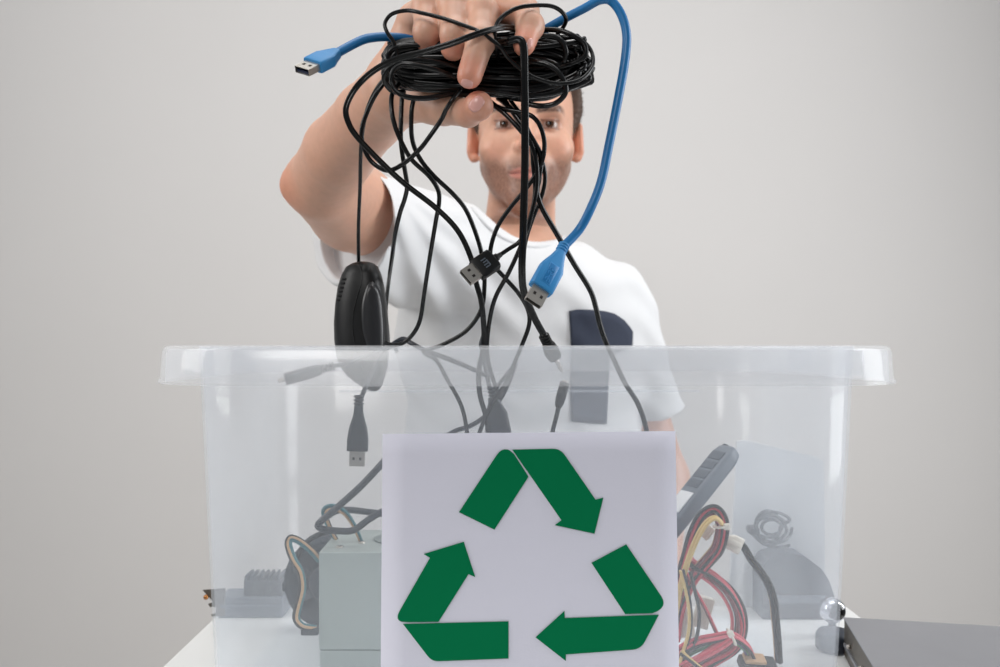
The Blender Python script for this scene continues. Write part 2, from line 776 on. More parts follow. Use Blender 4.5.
zb = TABLE_Z + 0.0005
TP = 0.0125
storage = thing('storage_bin', 'large clear milky plastic storage bin full of old electronics', 'bin', ((BX0 + BX1) / 2, (BY0 + BY1) / 2, zb))
rings = [rring(-TP - 0.012, zb), rring(-TP - 0.004, zb + 0.0012), rring(-TP, zb + 0.006),
         rring(-TP * 0.5, (zb + RIM) / 2), rring(0, RIM - 0.002), rring(-0.001, RIM - 0.0008), rring(-0.0022, RIM - 0.002),
         rring(-TP * 0.5 - 0.0022, (zb + RIM) / 2), rring(-TP - 0.0022, zb + 0.007), rring(-TP - 0.006, zb + 0.0035), rring(-TP - 0.014, zb + 0.0025)]
o = auto_sharp(part('bin_body', ring_loft(rings, (True, True)), 'bin', storage), 50)
prof = [(0.0002, 0.0), (0.020, 0.0), (0.0238, -0.001), (0.0255, -0.004), (0.0272, -0.0245), (0.0286, -0.0250), (0.0286, -0.0272),
        (0.0240, -0.0272), (0.0232, -0.006), (0.0215, -0.0026), (0.0002, -0.0024)]
o = auto_sharp(part('rim', ring_loft([rring(a, RIM + z) for a, z in prof], loop=True), 'bin_rim', storage), 50)
# stacking ledge that runs round the back of the body
part('stacking_ledge', rbox(BX1 - BX0 - 0.125, 0.003, 0.0022, 0.0008, ((BX0 + BX1) / 2, BY1 - 0.0062, RIM - 0.0465)), 'bin', storage)
for sx in (-1, 1):      # small ribs under the end overhang of the rim
    xx = (BX0 - 0.0125) if sx < 0 else (BX1 + 0.0125)
    for yy in (0.70, 0.82):
        part('rim_rib', rbox(0.021, 0.002, 0.020, 0.0005, (xx, yy, RIM - 0.0132)), 'bin', storage)

# ------------------------------------------------------------------ recycling sign
PD = 0.6124


def pp(px, py, lift=0.0):
    d = PD - 0.004 * (py - 432) / 240.0
    return P(px, py, d - lift)


sg = thing('recycling_sign', 'white paper sign with green recycling arrows on the front of the bin', 'sign', pp(531, 684))
cn = [(382.5, 434), (675.5, 431), (679.3, 683), (380.5, 684)]
gv, gf = [], []
nu, nv = 12, 12
for lay in (0.0, -0.00025):
    for j in range(nv + 1):
        for i in range(nu + 1):
            u, v = i / nu, j / nv
            q = np.array(cn[0]) * (1 - u) * (1 - v) + np.array(cn[1]) * u * (1 - v) + np.array(cn[2]) * u * v + np.array(cn[3]) * (1 - u) * v
            gv.append(pp(q[0], q[1], lay + 0.0006 * math.sin(3.1 * u) * v))
m = (nu + 1) * (nv + 1)
for j in range(nv):
    for i in range(nu):
        a = j * (nu + 1) + i
        gf.append([a, a + 1, a + nu + 2, a + nu + 1][::-1])
        gf.append([m + a, m + a + 1, m + a + nu + 2, m + a + nu + 1])
edge = [i for i in range(nu + 1)] + [(j + 1) * (nu + 1) + nu for j in range(nv)] + [nv * (nu + 1) + i for i in range(nu - 1, -1, -1)] + [j * (nu + 1) for j in range(nv - 1, 0, -1)]
for k in range(len(edge)):
    a, b = edge[k], edge[(k + 1) % len(edge)]
    gf.append([a, b, m + b, m + a])
fix_normals(part('paper_sheet', (gv, gf), 'paper', sg))


def arc_corner(a, b, c, r, n=6):
    """points rounding corner b between a and c"""
    a, b, c = map(lambda q: np.array(q, float), (a, b, c))
    u, v = a - b, c - b
    u /= np.linalg.norm(u)
    v /= np.linalg.norm(v)
    p0, p1 = b + u * r, b + v * r
    return [tuple((1 - s) ** 2 * p0 + 2 * s * (1 - s) * b + s * s * p1) for s in np.linspace(0, 1, n)]


def sign_piece(name, pts, parent):
    q = [(380 + u / 2.7, 420 + v / 2.7) for u, v in pts]
    front = [pp(x, y, 0.00075 + 0.0006 * math.sin(3.1 * (x - 381) / 296) * (y - 432) / 250) for x, y in q]
    back = [p + np.array([0, 0.0004, 0]) for p in front]
    n = len(q)
    f = [list(range(n)), list(range(n, 2 * n))[::-1]] + [[k, n + k, n + (k + 1) % n, (k + 1) % n] for k in range(n)]
    return fix_normals(part(name, (front + back, f), 'print_green', parent, smooth=False))


a1 = sign_piece('printed_arrow', [(357, 80)] + arc_corner((357, 80), (487, 77), (582, 215), 22) + [(582, 215), (603, 210), (579, 307), (472, 284), (490, 271)], sg)
sign_piece('folded_band', [(213, 249)] + arc_corner((213, 249), (330, 72), (352, 82), 26)[:-1] + [(350, 82), (362, 92), (401, 153), (309, 296)], a1)
a2 = sign_piece('printed_arrow', [(753, 526)] + arc_corner((753, 526), (705, 618), (600, 628), 22) + [(502, 633), (502, 651), (420, 587), (498, 516), (499, 535)], sg)
sign_piece('folded_band', [(571, 386), (665, 336)] + arc_corner((665, 336), (776, 500), (740, 522), 30) + [(735, 522), (662, 524)], a2)
a3 = sign_piece('printed_arrow', [(226, 329), (257, 424), (239, 416), (158, 545), (75, 546)] + arc_corner((75, 546), (36, 546), (132, 372), 34)[1:] + [(135, 372), (118, 362)], sg)
sign_piece('folded_band', [(62, 551), (347, 544), (347, 644)] + arc_corner((347, 644), (140, 652), (62, 551), 18)[0:], a3)

# ------------------------------------------------------------------ the person: body
O = P(527, 123.5, 1.205)          # between the eyes


def L(x, y, z):
    return O + np.array([x, y, z])


fld = Field(axis((-0.31, -0.115, 0.005), (-0.115, 0.135, 0.0016), (0.135, 0.34, 0.006)),
            axis((0.53, 0.545, 0.004), (0.545, 0.70, 0.0015), (0.70, 1.15, 0.0055), (1.15, 1.32, 0.0017), (1.32, 1.46, 0.006)),
            H + axis((-1.27, -0.06, 0.014), (-0.06, 0.12, 0.005), (0.12, 0.36, 0.0016), (0.36, 0.46, 0.005)))
# head
fld.add(ell(L(0, 0.088, 0.035), (0.073, 0.096, 0.088)), 0.0)
fld.add(ell(L(0, 0.052, -0.03), (0.059, 0.060, 0.078)), 0.03)
for s in (-1, 1):
    fld.add(cone(L(s * 0.041, 0.075, -0.048), L(s * 0.011, 0.016, -0.094), 0.019, 0.017), 0.03)
fld.add(ball(L(0, 0.012, -0.096), 0.0195), 0.02)
for s in (-1, 1):
    fld.add(ball(L(s * 0.046, 0.024, -0.030), 0.019), 0.022)
fld.add(cone(L(-0.036, 0.005, 0.0165), L(0.036, 0.005, 0.0165), 0.012, 0.012), 0.016)
for s in (-1, 1):
    fld.sub(ell(L(s * 0.0315, -0.010, -0.001), (0.0185, 0.0165, 0.0125)), 0.010)
    c = L(s * 0.0315, 0.0115, 0)
    fld.add(cut(ball(c, 0.0142), c + [0, 0, 0.0030], (0, 0, -1)), 0.002)
    fld.add(cut(ball(c, 0.0138), c + [0, 0, -0.0048], (0, 0, 1)), 0.002)
fld.add(cone(L(0, -0.002, 0.010), L(0, -0.024, -0.027), 0.0072, 0.0090), 0.010)
fld.add(ball(L(0, -0.0255, -0.030), 0.0095), 0.006)
for s in (-1, 1):
    fld.add(ell(L(s * 0.0125, -0.013, -0.034), (0.0075, 0.011, 0.0070)), 0.005)
    fld.sub(ell(L(s * 0.0062, -0.022, -0.0405), (0.0036, 0.005, 0.0036)), 0.002)
fld.add(ell(L(0, 0.004, -0.062), (0.028, 0.014, 0.021)), 0.016)
for s in (-1, 1):
    fld.add(cone(L(s * 0.0225, -0.0005, -0.0680), L(s * 0.004, -0.0115, -0.0645), 0.0030, 0.0042), 0.004)
    fld.add(cone(L(s * 0.0205, -0.0005, -0.0710), L(0, -0.0105, -0.0750), 0.0030, 0.0052), 0.004)
    fld.sub(cone(L(s * 0.024, -0.004, -0.0693), L(0, -0.0165, -0.0697), 0.0014, 0.0016), 0.002)
for s in (-1, 1):
    a = math.radians(24) * s
    R = [[math.cos(a), -math.sin(a), 0], [math.sin(a), math.cos(a), 0], [0, 0, 1]]
    fld.add(ell(L(s * 0.0770, 0.084, -0.006), (0.0085, 0.017, 0.029), R), 0.006)
    fld.sub(ell(L(s * 0.0865, 0.074, -0.002), (0.0050, 0.009, 0.017), R), 0.004)
    fld.add(ball(L(s * 0.074, 0.078, -0.031), 0.006), 0.006)
# neck, trapezius, torso
fld.add(cone(L(-0.003, 0.092, -0.06), L(-0.012, 0.100, -0.19), 0.048, 0.056), 0.012)
fld.add(cone(L(-0.006, 0.056, -0.12), L(-0.012, 0.056, -0.175), 0.010, 0.012), 0.02)
SHR, SHL = P(402, 232, 1.11), P(620, 302, 1.27)
fld.add(cone(L(-0.012, 0.11, -0.19), SHR, 0.045, 0.040), 0.03)
fld.add(cone(L(-0.012, 0.11, -0.20), SHL, 0.045, 0.040), 0.03)
CH = P(522, 335, 1.255)
fld.add(ell(CH, (0.145, 0.085, 0.15)), 0.04)
fld.add(ell(CH + [0, 0, -0.24], (0.135, 0.085, 0.2)), 0.05)
HIP = np.array([CH[0], CH[1] + 0.01, 0.84])
fld.add(ell(HIP, (0.155, 0.095, 0.13)), 0.05)
for s in (-1, 1):
    kn = np.array([HIP[0] + s * 0.10, HIP[1] - 0.01, 0.46])
    an = np.array([HIP[0] + s * 0.11, HIP[1] + 0.03, 0.085])
    fld.add(cone(HIP + [s * 0.085, 0, -0.03], kn, 0.080, 0.052), 0.04)
    fld.add(cone(kn, an, 0.052, 0.034), 0.03)
    fld.add(cone(an + [0, 0, -0.035], an + [s * 0.02, -0.13, -0.05], 0.034, 0.026), 0.03)
# right arm, raised towards the camera
EL = P(322, 184, 0.86)
WR = P(401, 86, 0.68)
M1 = P(340, 151, 0.80)
M2 = P(369, 117, 0.74)
UA = P(352, 207, 0.975)
arm = group([cone(SHR, UA, 0.045, 0.049), cone(UA, EL, 0.049, 0.036), cone(EL, M1, 0.0345, 0.0325), cone(M1, M2, 0.0325, 0.0283), cone(M2, WR, 0.0285, 0.0262)], 0.006)
fld.add(arm, 0.015)
fld.add(ball(P(293, 186, 0.855), 0.0095), 0.016)
# left arm, hanging
ELB = P(664, 478, 1.30)
WRL = P(660, 600, 1.21)
fld.add(group([cone(P(612, 305, 1.275), ELB, 0.036, 0.034), cone(ELB, WRL, 0.036, 0.025)], 0.015), 0.02)
HB = WRL + np.array([-0.005, -0.03, -0.075])
fld.add(cone(WRL, HB, 0.022, 0.026), 0.02)
for k in range(4):
    b = HB + np.array([-0.026 + 0.018 * k, 0, -0.01])
    ln = (0.036, 0.042, 0.040, 0.030)[k]
    fld.add(group([cone(b, b + [0, -0.012, -ln], 0.0092, 0.0088), cone(b + [0, -0.012, -ln], b + [0, 0.0, -ln * 1.9], 0.0088, 0.0078)], 0.003), 0.006)
fld.add(group([cone(WRL + [-0.012, -0.02, -0.02], HB + [-0.042, -0.02, 0.01], 0.014, 0.011), cone(HB + [-0.042, -0.02, 0.01], HB + [-0.045, -0.025, -0.03], 0.011, 0.009)], 0.005), 0.01)
# right hand: fingers over the cables, thumb below
FING = {
    'little': [(413, 20, .646, .0108), (426, 8, .612, .0094), (427, 32, .598, .0088), (428, 44, .604, .0082)],
    'ring': [(432, 5, .638, .0116), (453, 4, .604, .0098), (455, 34, .588, .0092), (453, 48, .594, .0086)],
    'middle': [(458, -1, .631, .0118), (483, 13, .596, .0102), (481, 40, .581, .0093), (469.5, 76, .5745, .0083)],
    'index': [(489, 8, .626, .0115), (524, 12, .602, .0096), (530, 26, .588, .0088), (524, 45, .578, .0074)],
}
MCP = {k: P(*v[0][:3]) for k, v in FING.items()}
for k, v in MCP.items():
    fld.add(cone(WR, v, 0.022, 0.0115), 0.010)
fld.add(cone(P(415, 90, .672), P(452, 40, .648), 0.020, 0.015), 0.010)
fld.add(cone(P(415, 94, .672), P(436, 104, .642), 0.018, 0.0145), 0.010)
TH = [(424, 100, .662, .0150), (444, 109, .632, .0112), (468, 113, .601, .0092), (478, 107, .5855, .0090)]
pts = [P(*q[:3]) for q in TH]
fld.add(group([cone(pts[i], pts[i + 1], TH[i][3], TH[i + 1][3]) for i in range(3)] + [ball(pts[3] + [0.0008, -0.0006, 0.001], 0.0088)], 0.004), 0.006)
for k, ch in FING.items():
    pts = [P(*q[:3]) for q in ch]
    pr = [cone(pts[i], pts[i + 1], ch[i][3], ch[i + 1][3]) for i in range(3)]
    pr.append(ball(pts[1], ch[1][3] * 1.06))
    pr.append(ball(pts[2], ch[2][3] * 1.05))
    fld.add(group(pr, 0.003), 0.0025)

V, Q = fld.mesh()
V = lap(V, Q, 2, 0.45)
person = thing('person', 'man in a white t-shirt holding up a tangle of cables', 'person', (HIP[0], HIP[1], 0.0))
body = part('body', (V, Q), 'skin', person)
del fld


def tint(V):
    base = np.array(srgb(212, 164, 140)[:3])
    C = np.tile(base, (len(V), 1))

    def mulmix(mask, col):
        nonlocal C
        C = C * (1 - mask[:, None]) + C * np.array(col) * mask[:, None]

    def setmix(mask, col):
        nonlocal C
        C = C * (1 - mask[:, None]) + np.array(srgb(*col)[:3]) * mask[:, None]

    def blob(c, r, soft=1.0):
        c = np.asarray(c)
        d = np.linalg.norm((V - c) / np.asarray(r), axis=1)
        return np.clip((1.25 - d) / (0.5 * soft), 0, 1)
    l = V - O
    head = (l[:, 1] < 0.2) & (l[:, 1] > -0.06) & (l[:, 2] > -0.135) & (np.abs(l[:, 0]) < 0.11) & (V[:, 1] > 1.12)
    nz = np.array([noise.noise(Vector(v) * 300) for v in V[head]]) if head.any() else np.zeros(0)
    full = np.zeros(len(V))
    full[head] = nz
    # stubble over jaw, chin, upper lip
    jaw = np.clip((-0.043 - l[:, 2] + 0.25 * np.maximum(np.abs(l[:, 0]) - 0.03, 0)) / 0.018, 0, 1) * np.clip((0.075 - l[:, 1]) / 0.03, 0, 1) * np.clip((l[:, 2] + 0.150) / 0.03, 0, 1)
    jaw = np.maximum(jaw, np.clip((np.abs(l[:, 0]) - 0.050) / 0.012, 0, 1) * np.clip((-0.03 - l[:, 2]) / 0.02, 0, 1) * np.clip((0.085 - l[:, 1]) / 0.02, 0, 1) * np.clip((l[:, 2] + 0.14) / 0.03, 0, 1))
    mulmix(head * jaw * np.clip(0.84 + 0.22 * full, 0, 1), (0.29, 0.245, 0.235))
    for s in (-1, 1):
        mulmix(head * blob(L(s * 0.043, 0.0, -0.035), (0.02, 0.03, 0.016), 1.6) * 0.45, (1.02, 0.80, 0.76))
        mulmix(head * blob(L(s * 0.082, 0.088, -0.01), (0.016, 0.03, 0.036)) * 0.6, (1.05, 0.74, 0.66))
        # eyebrows
        bx = s * l[:, 0]
        by = 0.0160 + 0.0035 * np.sin(np.clip((bx - 0.012) / 0.042, 0, 1) * 2.4)
        brow = np.clip((0.0060 - np.abs(l[:, 2] - by)) / 0.0025, 0, 1) * np.clip((bx - 0.010) / 0.004, 0, 1) * np.clip((0.054 - bx) / 0.008, 0, 1) * (l[:, 1] < 0.04)
        setmix(head * brow * np.clip(0.8 + 0.4 * full, 0, 1), (50, 34, 27))
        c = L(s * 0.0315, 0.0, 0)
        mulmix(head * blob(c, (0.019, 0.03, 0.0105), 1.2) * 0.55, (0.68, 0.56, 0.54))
        lid = np.clip((0.0016 - np.abs(np.abs(l[:, 2] + 0.0006) - 0.0054)) / 0.001, 0, 1) * (np.abs(bx - 0.0315) < 0.0135) * (l[:, 1] < 0.012)
        setmix(head * lid * 0.7, (78, 50, 42))
    mulmix(head * blob(L(0, -0.025, -0.031), (0.016, 0.02, 0.014), 1.5) * 0.4, (1.04, 0.78, 0.74))
    lips = np.clip(1.25 - np.sqrt((l[:, 0] / 0.0215) ** 2 + ((l[:, 2] + 0.0702) / 0.0076) ** 2), 0, 0.3) / 0.3 * (l[:, 1] < 0.012)
    setmix(head * lips * 0.85, (186, 116, 102))
    line = np.clip((0.0011 - np.abs(l[:, 2] + 0.0696)) / 0.0008, 0, 1) * (np.abs(l[:, 0]) < 0.022) * (l[:, 1] < 0.01)
    setmix(head * line * 0.8, (110, 58, 54))
    # reddish fingertips, knuckles and elbow
    for k, ch in FING.items():
        mulmix(blob(P(*ch[3][:3]), (0.013,) * 3, 1.5) * 0.8, (1.0, 0.66, 0.62))
        mulmix(blob(P(*ch[1][:3]), (0.010,) * 3, 1.4) * 0.35, (1.02, 0.84, 0.80))
    mulmix(blob(P(*TH[3][:3]), (0.016,) * 3, 1.5) * 0.6, (1.0, 0.72, 0.67))
    mulmix(blob(P(292, 186, 0.85), (0.026,) * 3, 1.8) * 0.7, (0.98, 0.70, 0.60))
    return C


Cc = tint(V)
att = body.data.color_attributes.new('tint', 'FLOAT_COLOR', 'POINT')
att.data.foreach_set('color', np.concatenate([Cc, np.ones((len(Cc), 1))], 1).astype(np.float32).ravel())
body_bvh = bvh_of(body)


# eyes
def dome(c, r, ang, n=18, rings=6, lift=0.0, direc=(0, -1, 0)):
    fr = frame(c, direc, (0, 0, 1))
    v, f = [(0, 0, r + lift)], []
    for i in range(1, rings + 1):
        a = ang * i / rings
        for k in range(n):
            b = 2 * math.pi * k / n
            v.append(((r + lift) * math.sin(a) * math.cos(b), (r + lift) * math.sin(a) * math.sin(b), (r + lift) * math.cos(a)))
    for k in range(n):
        f.append([0, 1 + k, 1 + (k + 1) % n])
    for i in range(rings - 1):
        for k in range(n):
            f.append([1 + i * n + k, 1 + (i + 1) * n + k, 1 + (i + 1) * n + (k + 1) % n, 1 + i * n + (k + 1) % n])
    return tf(fr, (np.array(v), f))


for s in (-1, 1):
    c = L(s * 0.0315, 0.0115, 0)
    look = np.array([-c[0] * 0.3, -1.0, 0.02])
    e = part('eyeball', dome(c, 0.0124, math.pi * 0.98, 20, 14), 'eye_white', person)
    part('iris', dome(c, 0.0124, 0.50, 18, 4, 0.0003, look), 'iris_brown', e)
    part('pupil', dome(c, 0.0124, 0.21, 14, 3, 0.0006, look), 'pupil_black', e)


# fingernails
def nail_geo(px, py, ang, ln, wd, off=0.0004):
    """oval nail lying on the body surface, long axis at ang degrees in the picture"""
    a = math.radians(ang)
    out = []
    for k in range(20):
        t_ = 2 * math.pi * k / 20
        u = math.copysign(abs(math.cos(t_)) ** 0.7, math.cos(t_)) * ln / 2
        v = math.copysign(abs(math.sin(t_)) ** 0.7, math.sin(t_)) * wd / 2
        out.append((px + u * math.cos(a) - v * math.sin(a), py - u * math.sin(a) - v * math.cos(a)))
    return patch(body_bvh, out, off, 4, 0.58)


part('fingernail', nail_geo(476.5, 104, 48, 17, 12), 'nail', person, label='pale pink thumb nail')
part('fingernail', nail_geo(467, 83.5, 250, 8, 12), 'nail', person, label='pale pink middle finger nail')
part('fingernail', nail_geo(529, 44, 68, 12, 5), 'nail', person, label='pale pink index finger nail')

# hair
hf = Field(axis((O[0] - 0.11, O[0] + 0.11, 0.0026)), axis((O[1] - 0.04, O[1] + 0.215, 0.0028)), axis((O[2] - 0.09, O[2] + 0.16, 0.0026)))
hf.add(ell(L(0, 0.090, 0.043), (0.0835, 0.106, 0.096)), 0)
X, Y, Z = hf.x[:, None, None] - O[0], hf.y[None, :, None] - O[1], hf.z[None, None, :] - O[2]
low = np.where(Y > 0.13, -0.055, np.where(Y > 0.098, 0.026, np.where(Y > 0.050, -0.014, 0.072)))
low = 0.045 + 0 * Y
low = np.interp(Y, [0.0, 0.046, 0.054, 0.080, 0.086, 0.108, 0.125, 0.2], [0.072, 0.066, -0.018, -0.022, 0.028, 0.024, -0.05, -0.07])
front = np.where(np.abs(X) < 0.058, 0.074, 0.0) + 0 * Y
wob = 0.0022 * np.sin(X * 620 + Z * 230) * np.sin(Y * 540 - Z * 310) + 0.0014 * np.sin(Z * 900 + Y * 400)
shrink = np.clip((0.035 - Z) / 0.05, 0, 1) * 0.0075
hf.F = np.maximum(hf.F + wob + shrink, np.maximum(low - Z, np.where(Y < 0.05, front - Z, -1)))
hv, hq = hf.mesh()
hv = lap(hv, hq, 1, 0.4)
hair = part('hair', (hv, hq), 'hair_brown', person)
hb = bvh_of(hair)
# short strands that break up the outline of the hair
sv, sf = [], []
rnd = random.Random(3)
for k in range(1500):
    i = rnd.randrange(len(hv))
    p = hv[i] - O
    if p[2] < -0.06:
        continue
    d = p - np.array([0, 0.09, 0.02])
    d /= np.linalg.norm(d)
    dr = d + np.array([rnd.uniform(-.4, .4), rnd.uniform(-.5, .3), rnd.uniform(-.2, .7)])
    dr /= np.linalg.norm(dr)
    sd = np.cross(dr, d + 0.01)
    sd /= np.linalg.norm(sd) + 1e-9
    ln = rnd.uniform(0.004, 0.010)
    b = len(sv)
    q = hv[i] - d * 0.002
    sv += [q + sd * 0.0005, q - sd * 0.0005, q + d * 0.0007, q + dr * ln]
    sf += [[b, b + 1, b + 3], [b + 1, b + 2, b + 3], [b + 2, b, b + 3]]
st = part('hair_strands', (sv, sf), 'hair_brown', hair, smooth=False)
st['kind'] = 'stuff'

# t-shirt
tf_ = Field(axis((-0.27, -0.08, 0.0019), (-0.08, 0.32, 0.0032)), axis((0.90, 1.12, 0.0020), (1.12, 1.44, 0.0034)), H + axis((-0.44, 0.06, 0.0036), (0.06, 0.24, 0.0020)))
SR, SL = P(413, 238, 1.135), P(613, 301, 1.27)
tf_.add(ell(CH + [0.002, 0, -0.005], (0.182, 0.108, 0.142)), 0)
tf_.add(cone(CH + [0.0, 0, -0.05], CH + [0, 0.0, -0.50], 0.10, 0.10), 0.04)
tf_.add(ell(CH + [0.0, 0, -0.22], (0.176, 0.105, 0.26)), 0.05)
tf_.add(cone(SR, P(492, 250, 1.25), 0.057, 0.055), 0.04)
tf_.add(cone(SL, P(548, 288, 1.275), 0.047, 0.046), 0.04)
tf_.add(cone(P(440, 262, 1.17), P(560, 300, 1.24), 0.06, 0.06), 0.05)
hem = [P(371, 183, 0.985), P(385, 225, 0.965), P(330, 262, 1.05)]
hn = np.cross(hem[1] - hem[0], hem[2] - hem[0])
if hn[0] > 0:
    hn = -hn
hem = [q + 0.017 * (hn / np.linalg.norm(hn)) for q in hem]
SE = P(338, 220, 0.94)
tf_.add(cut(group([cone(SR, SE, 0.060, 0.064), cone(P(408, 262, 1.15), P(350, 245, 1.03), 0.055, 0.048)], 0.03), hem[0], hn), 0.025)
hl = P(657, 414, 1.29)
tf_.add(cut(cone(SL, P(664, 440, 1.29), 0.050, 0.043), hl, P(664, 440, 1.29) - SL), 0.02)
# soft folds fanning out from the raised shoulder
X, Y, Z = tf_.x[:, None, None], tf_.y[None, :, None], tf_.z[None, None, :]
A0 = P(405, 205, 1.10)
th = np.arctan2(X - A0[0], A0[2] - Z)
rr = np.sqrt((X - A0[0]) ** 2 + (Z - A0[2]) ** 2)
fade = np.clip((rr - 0.02) / 0.05, 0, 1) * np.clip((0.34 - rr) / 0.2, 0, 1)
fold = 0.0040 * np.sin(th * 15.0 + 0.6) * fade * np.clip(1.25 - np.abs(th - 0.25), 0, 1)
fold = fold + 0.0022 * np.sin((X - 0.6 * Z) * 62 + 0.8 * np.sin(Z * 30)) * np.clip((X - 0.02) / 0.1, 0.15, 1)
fold = fold + 0.0012 * np.sin(Z * 120 + X * 45 + 1.5 * np.sin(X * 60))
tf_.F = tf_.F + fold.astype(np.float32)
# neck opening and sleeve openings
tf_.sub(cone(L(-0.013, 0.080, -0.132), L(-0.006, 0.085, -0.02), 0.066, 0.070), 0.006)
tf_.sub(cone(L(-0.012, 0.030, -0.134), L(-0.010, -0.03, -0.085), 0.054, 0.062), 0.006)
hu = hn / np.linalg.norm(hn)
tf_.sub(cut(group([cone(P(400, 230, 1.10), SE, 0.052, 0.057), cone(P(396, 246, 1.10), P(346, 240, 1.0), 0.045, 0.045), cone(SE, EL, 0.06, 0.06)], 0.01), hem[0] - hu * 0.022, -hu), 0.002)
tf_.sub(cone(P(650, 395, 1.29), P(668, 450, 1.295), 0.039, 0.040), 0.003)
sv_, sq_ = tf_.mesh()
sv_ = lap(sv_, sq_, 3, 0.5)
shirt = part('tshirt', (sv_, sq_), 'cotton_white', person)
del tf_
sb = bvh_of(shirt)
# ribbed collar following the neckline
col_px = [(472, 207), (477, 214), (486, 224), (498, 234), (512, 241), (527, 245), (542, 245.5), (555, 242), (566, 236)]
cp = []
for q in catmull(col_px, 4):
    a, n_ = hit(sb, q[0], q[1] + 1.0, 1.22)
    cp.append(a)
cp = np.array(cp)
for _ in range(3):
    cp[1:-1] = 0.25 * cp[:-2] + 0.5 * cp[1:-1] + 0.25 * cp[2:]
part('collar', sweep(cp, 0.003, 10), 'cotton_white', shirt)
# breast pocket
pk = [(569, 311), (578, 309.5), (590, 310), (604, 311.5), (614, 314), (623, 320), (629, 327), (632, 332), (631.5, 346),
      (620, 349), (609, 353), (608, 375), (607, 400), (606, 424), (590, 423.5), (571, 421), (570, 390), (571, 350)]
part('pocket', patch(sb, densify(pk, 4), 0.0022, 8, 1.15), 'cotton_navy', shirt)

# trousers and shoes (behind the table)
pf = Field(axis((-0.20, 0.28, 0.008)), axis((1.08, 1.46, 0.008)), axis((0.06, 0.98, 0.010)))
pf.add(ell(HIP, (0.170, 0.112, 0.15)), 0)
for s in (-1, 1):
    kn = np.array([HIP[0] + s * 0.10, HIP[1] - 0.01, 0.46])
    an = np.array([HIP[0] + s * 0.11, HIP[1] + 0.03, 0.085])
    pf.add(cone(HIP + [s * 0.085, 0, -0.03], kn, 0.092, 0.068), 0.04)
    pf.add(cone(kn, an, 0.068, 0.056), 0.03)
pv, pq = pf.mesh()
part('trousers', (lap(pv, pq, 2), pq), 'denim', person)
for s in (-1, 1):
    an = np.array([HIP[0] + s * 0.115, HIP[1] + 0.06, 0.0])
    fr = frame(an, (s * 0.12, -1, 0), (0, 0, 1))
    part('shoe', tf(fr, loft([(-0.02, 0.02, 0.02, 2.5, 0, 0.03), (0.0, 0.042, 0.038, 3, 0, 0.04), (0.10, 0.046, 0.045, 3, 0, 0.046), (0.20, 0.050, 0.030, 3, 0, 0.031), (0.245, 0.03, 0.018, 2.5, 0, 0.02)])), 'shoe_grey', person)


# ------------------------------------------------------------------ plugs and cables
def usb_plug(tip, back, up, housing, parent, hw=0.0078, hh=0.0042, hl=0.033, shell=0.0125, kind='flat', name='plug', hmat='plastic_black', dark_tongue=False):
    """USB-A plug; tip and back are world points giving its direction (shell end at tip)"""
    tip, back = np.asarray(tip), np.asarray(back)
    fr = frame(tip, back - tip, up)      # z runs from the tip of the shell back to the cord
    s0 = shell
    if kind == 'flat':
        secs = [(s0, hw * 0.96, hh * 0.93, 7), (s0 + 0.0006, hw, hh, 7), (s0 + hl * 0.52, hw, hh, 7), (s0 + hl * 0.56, hw * 0.97, hh * 0.97, 6),
                (s0 + hl * 0.80, hw * 0.62, hh * 0.92, 5), (s0 + hl * 0.96, hw * 0.46, hh * 0.85, 4), (s0 + hl, hw * 0.42, hh * 0.8, 4)]
    elif kind == 'box':
        secs = [(s0, hw * 0.96, hh * 0.93, 8), (s0 + 0.0006, hw, hh, 8), (s0 + hl * 0.92, hw, hh, 8), (s0 + hl * 0.97, hw * 0.9, hh * 0.95, 6), (s0 + hl, hw * 0.8, hh * 0.85, 5)]
    else:   # waisted bottle shape
        secs = [(s0, hw * 0.97, hh * 0.95, 6), (s0 + 0.0006, hw, hh, 6), (s0 + hl * 0.25, hw, hh, 6), (s0 + hl * 0.5, hw * 0.86, hh, 5), (s0 + hl * 0.72, hw * 0.58, hh * 0.9, 4),
                (s0 + hl * 0.86, hw * 0.45, hh * 0.8, 3), (s0 + hl, hw * 0.42, hh * 0.75, 3)]
    b = auto_sharp(part(name, tf(fr, loft(secs, 28)), housing, parent), 40)
    # metal shell: hollow, with a tongue and two windows
    w2, h2, tk = 0.0060, 0.00225, 0.0003
    outer = [(-w2, -h2), (w2, -h2), (w2, h2), (-w2, h2)]
    inner = [(-w2 + tk, -h2 + tk), (w2 - tk, -h2 + tk), (w2 - tk, h2 - tk), (-w2 + tk, h2 - tk)]
    v = [(x, y, s0 + 0.001) for x, y in outer] + [(x, y, 0) for x, y in outer] + [(x, y, 0) for x, y in inner] + [(x, y, s0) for x, y in inner]
    f = []
    for a in (0, 4, 8):
        for k in range(4):
            f.append([a + k, a + (k + 1) % 4, a + 4 + (k + 1) % 4, a + 4 + k])
    f.append([12, 13, 14, 15])
    f.append([3, 2, 1, 0])
    sh = fix_normals(part('metal_shell', tf(fr, (np.array(v), f)), 'steel', b, smooth=False))
    part('contact_tongue', tf(fr, rbox(w2 * 1.8, h2 * 0.8, s0 * 0.9, 0, (0, -h2 * 0.5, s0 * 0.54))), 'tongue_navy' if dark_tongue else 'hole_dark', b, smooth=False)
    for sx in (-1, 1):
        for sy in (-1, 1):
            part('shell_window', tf(fr, rbox(0.0019, 0.0002, 0.0022, 0, (sx * 0.0026, sy * (h2 + 0.00003), s0 * 0.5))), 'hole_dark', b, smooth=False)
    return fr, b, s0 + hl


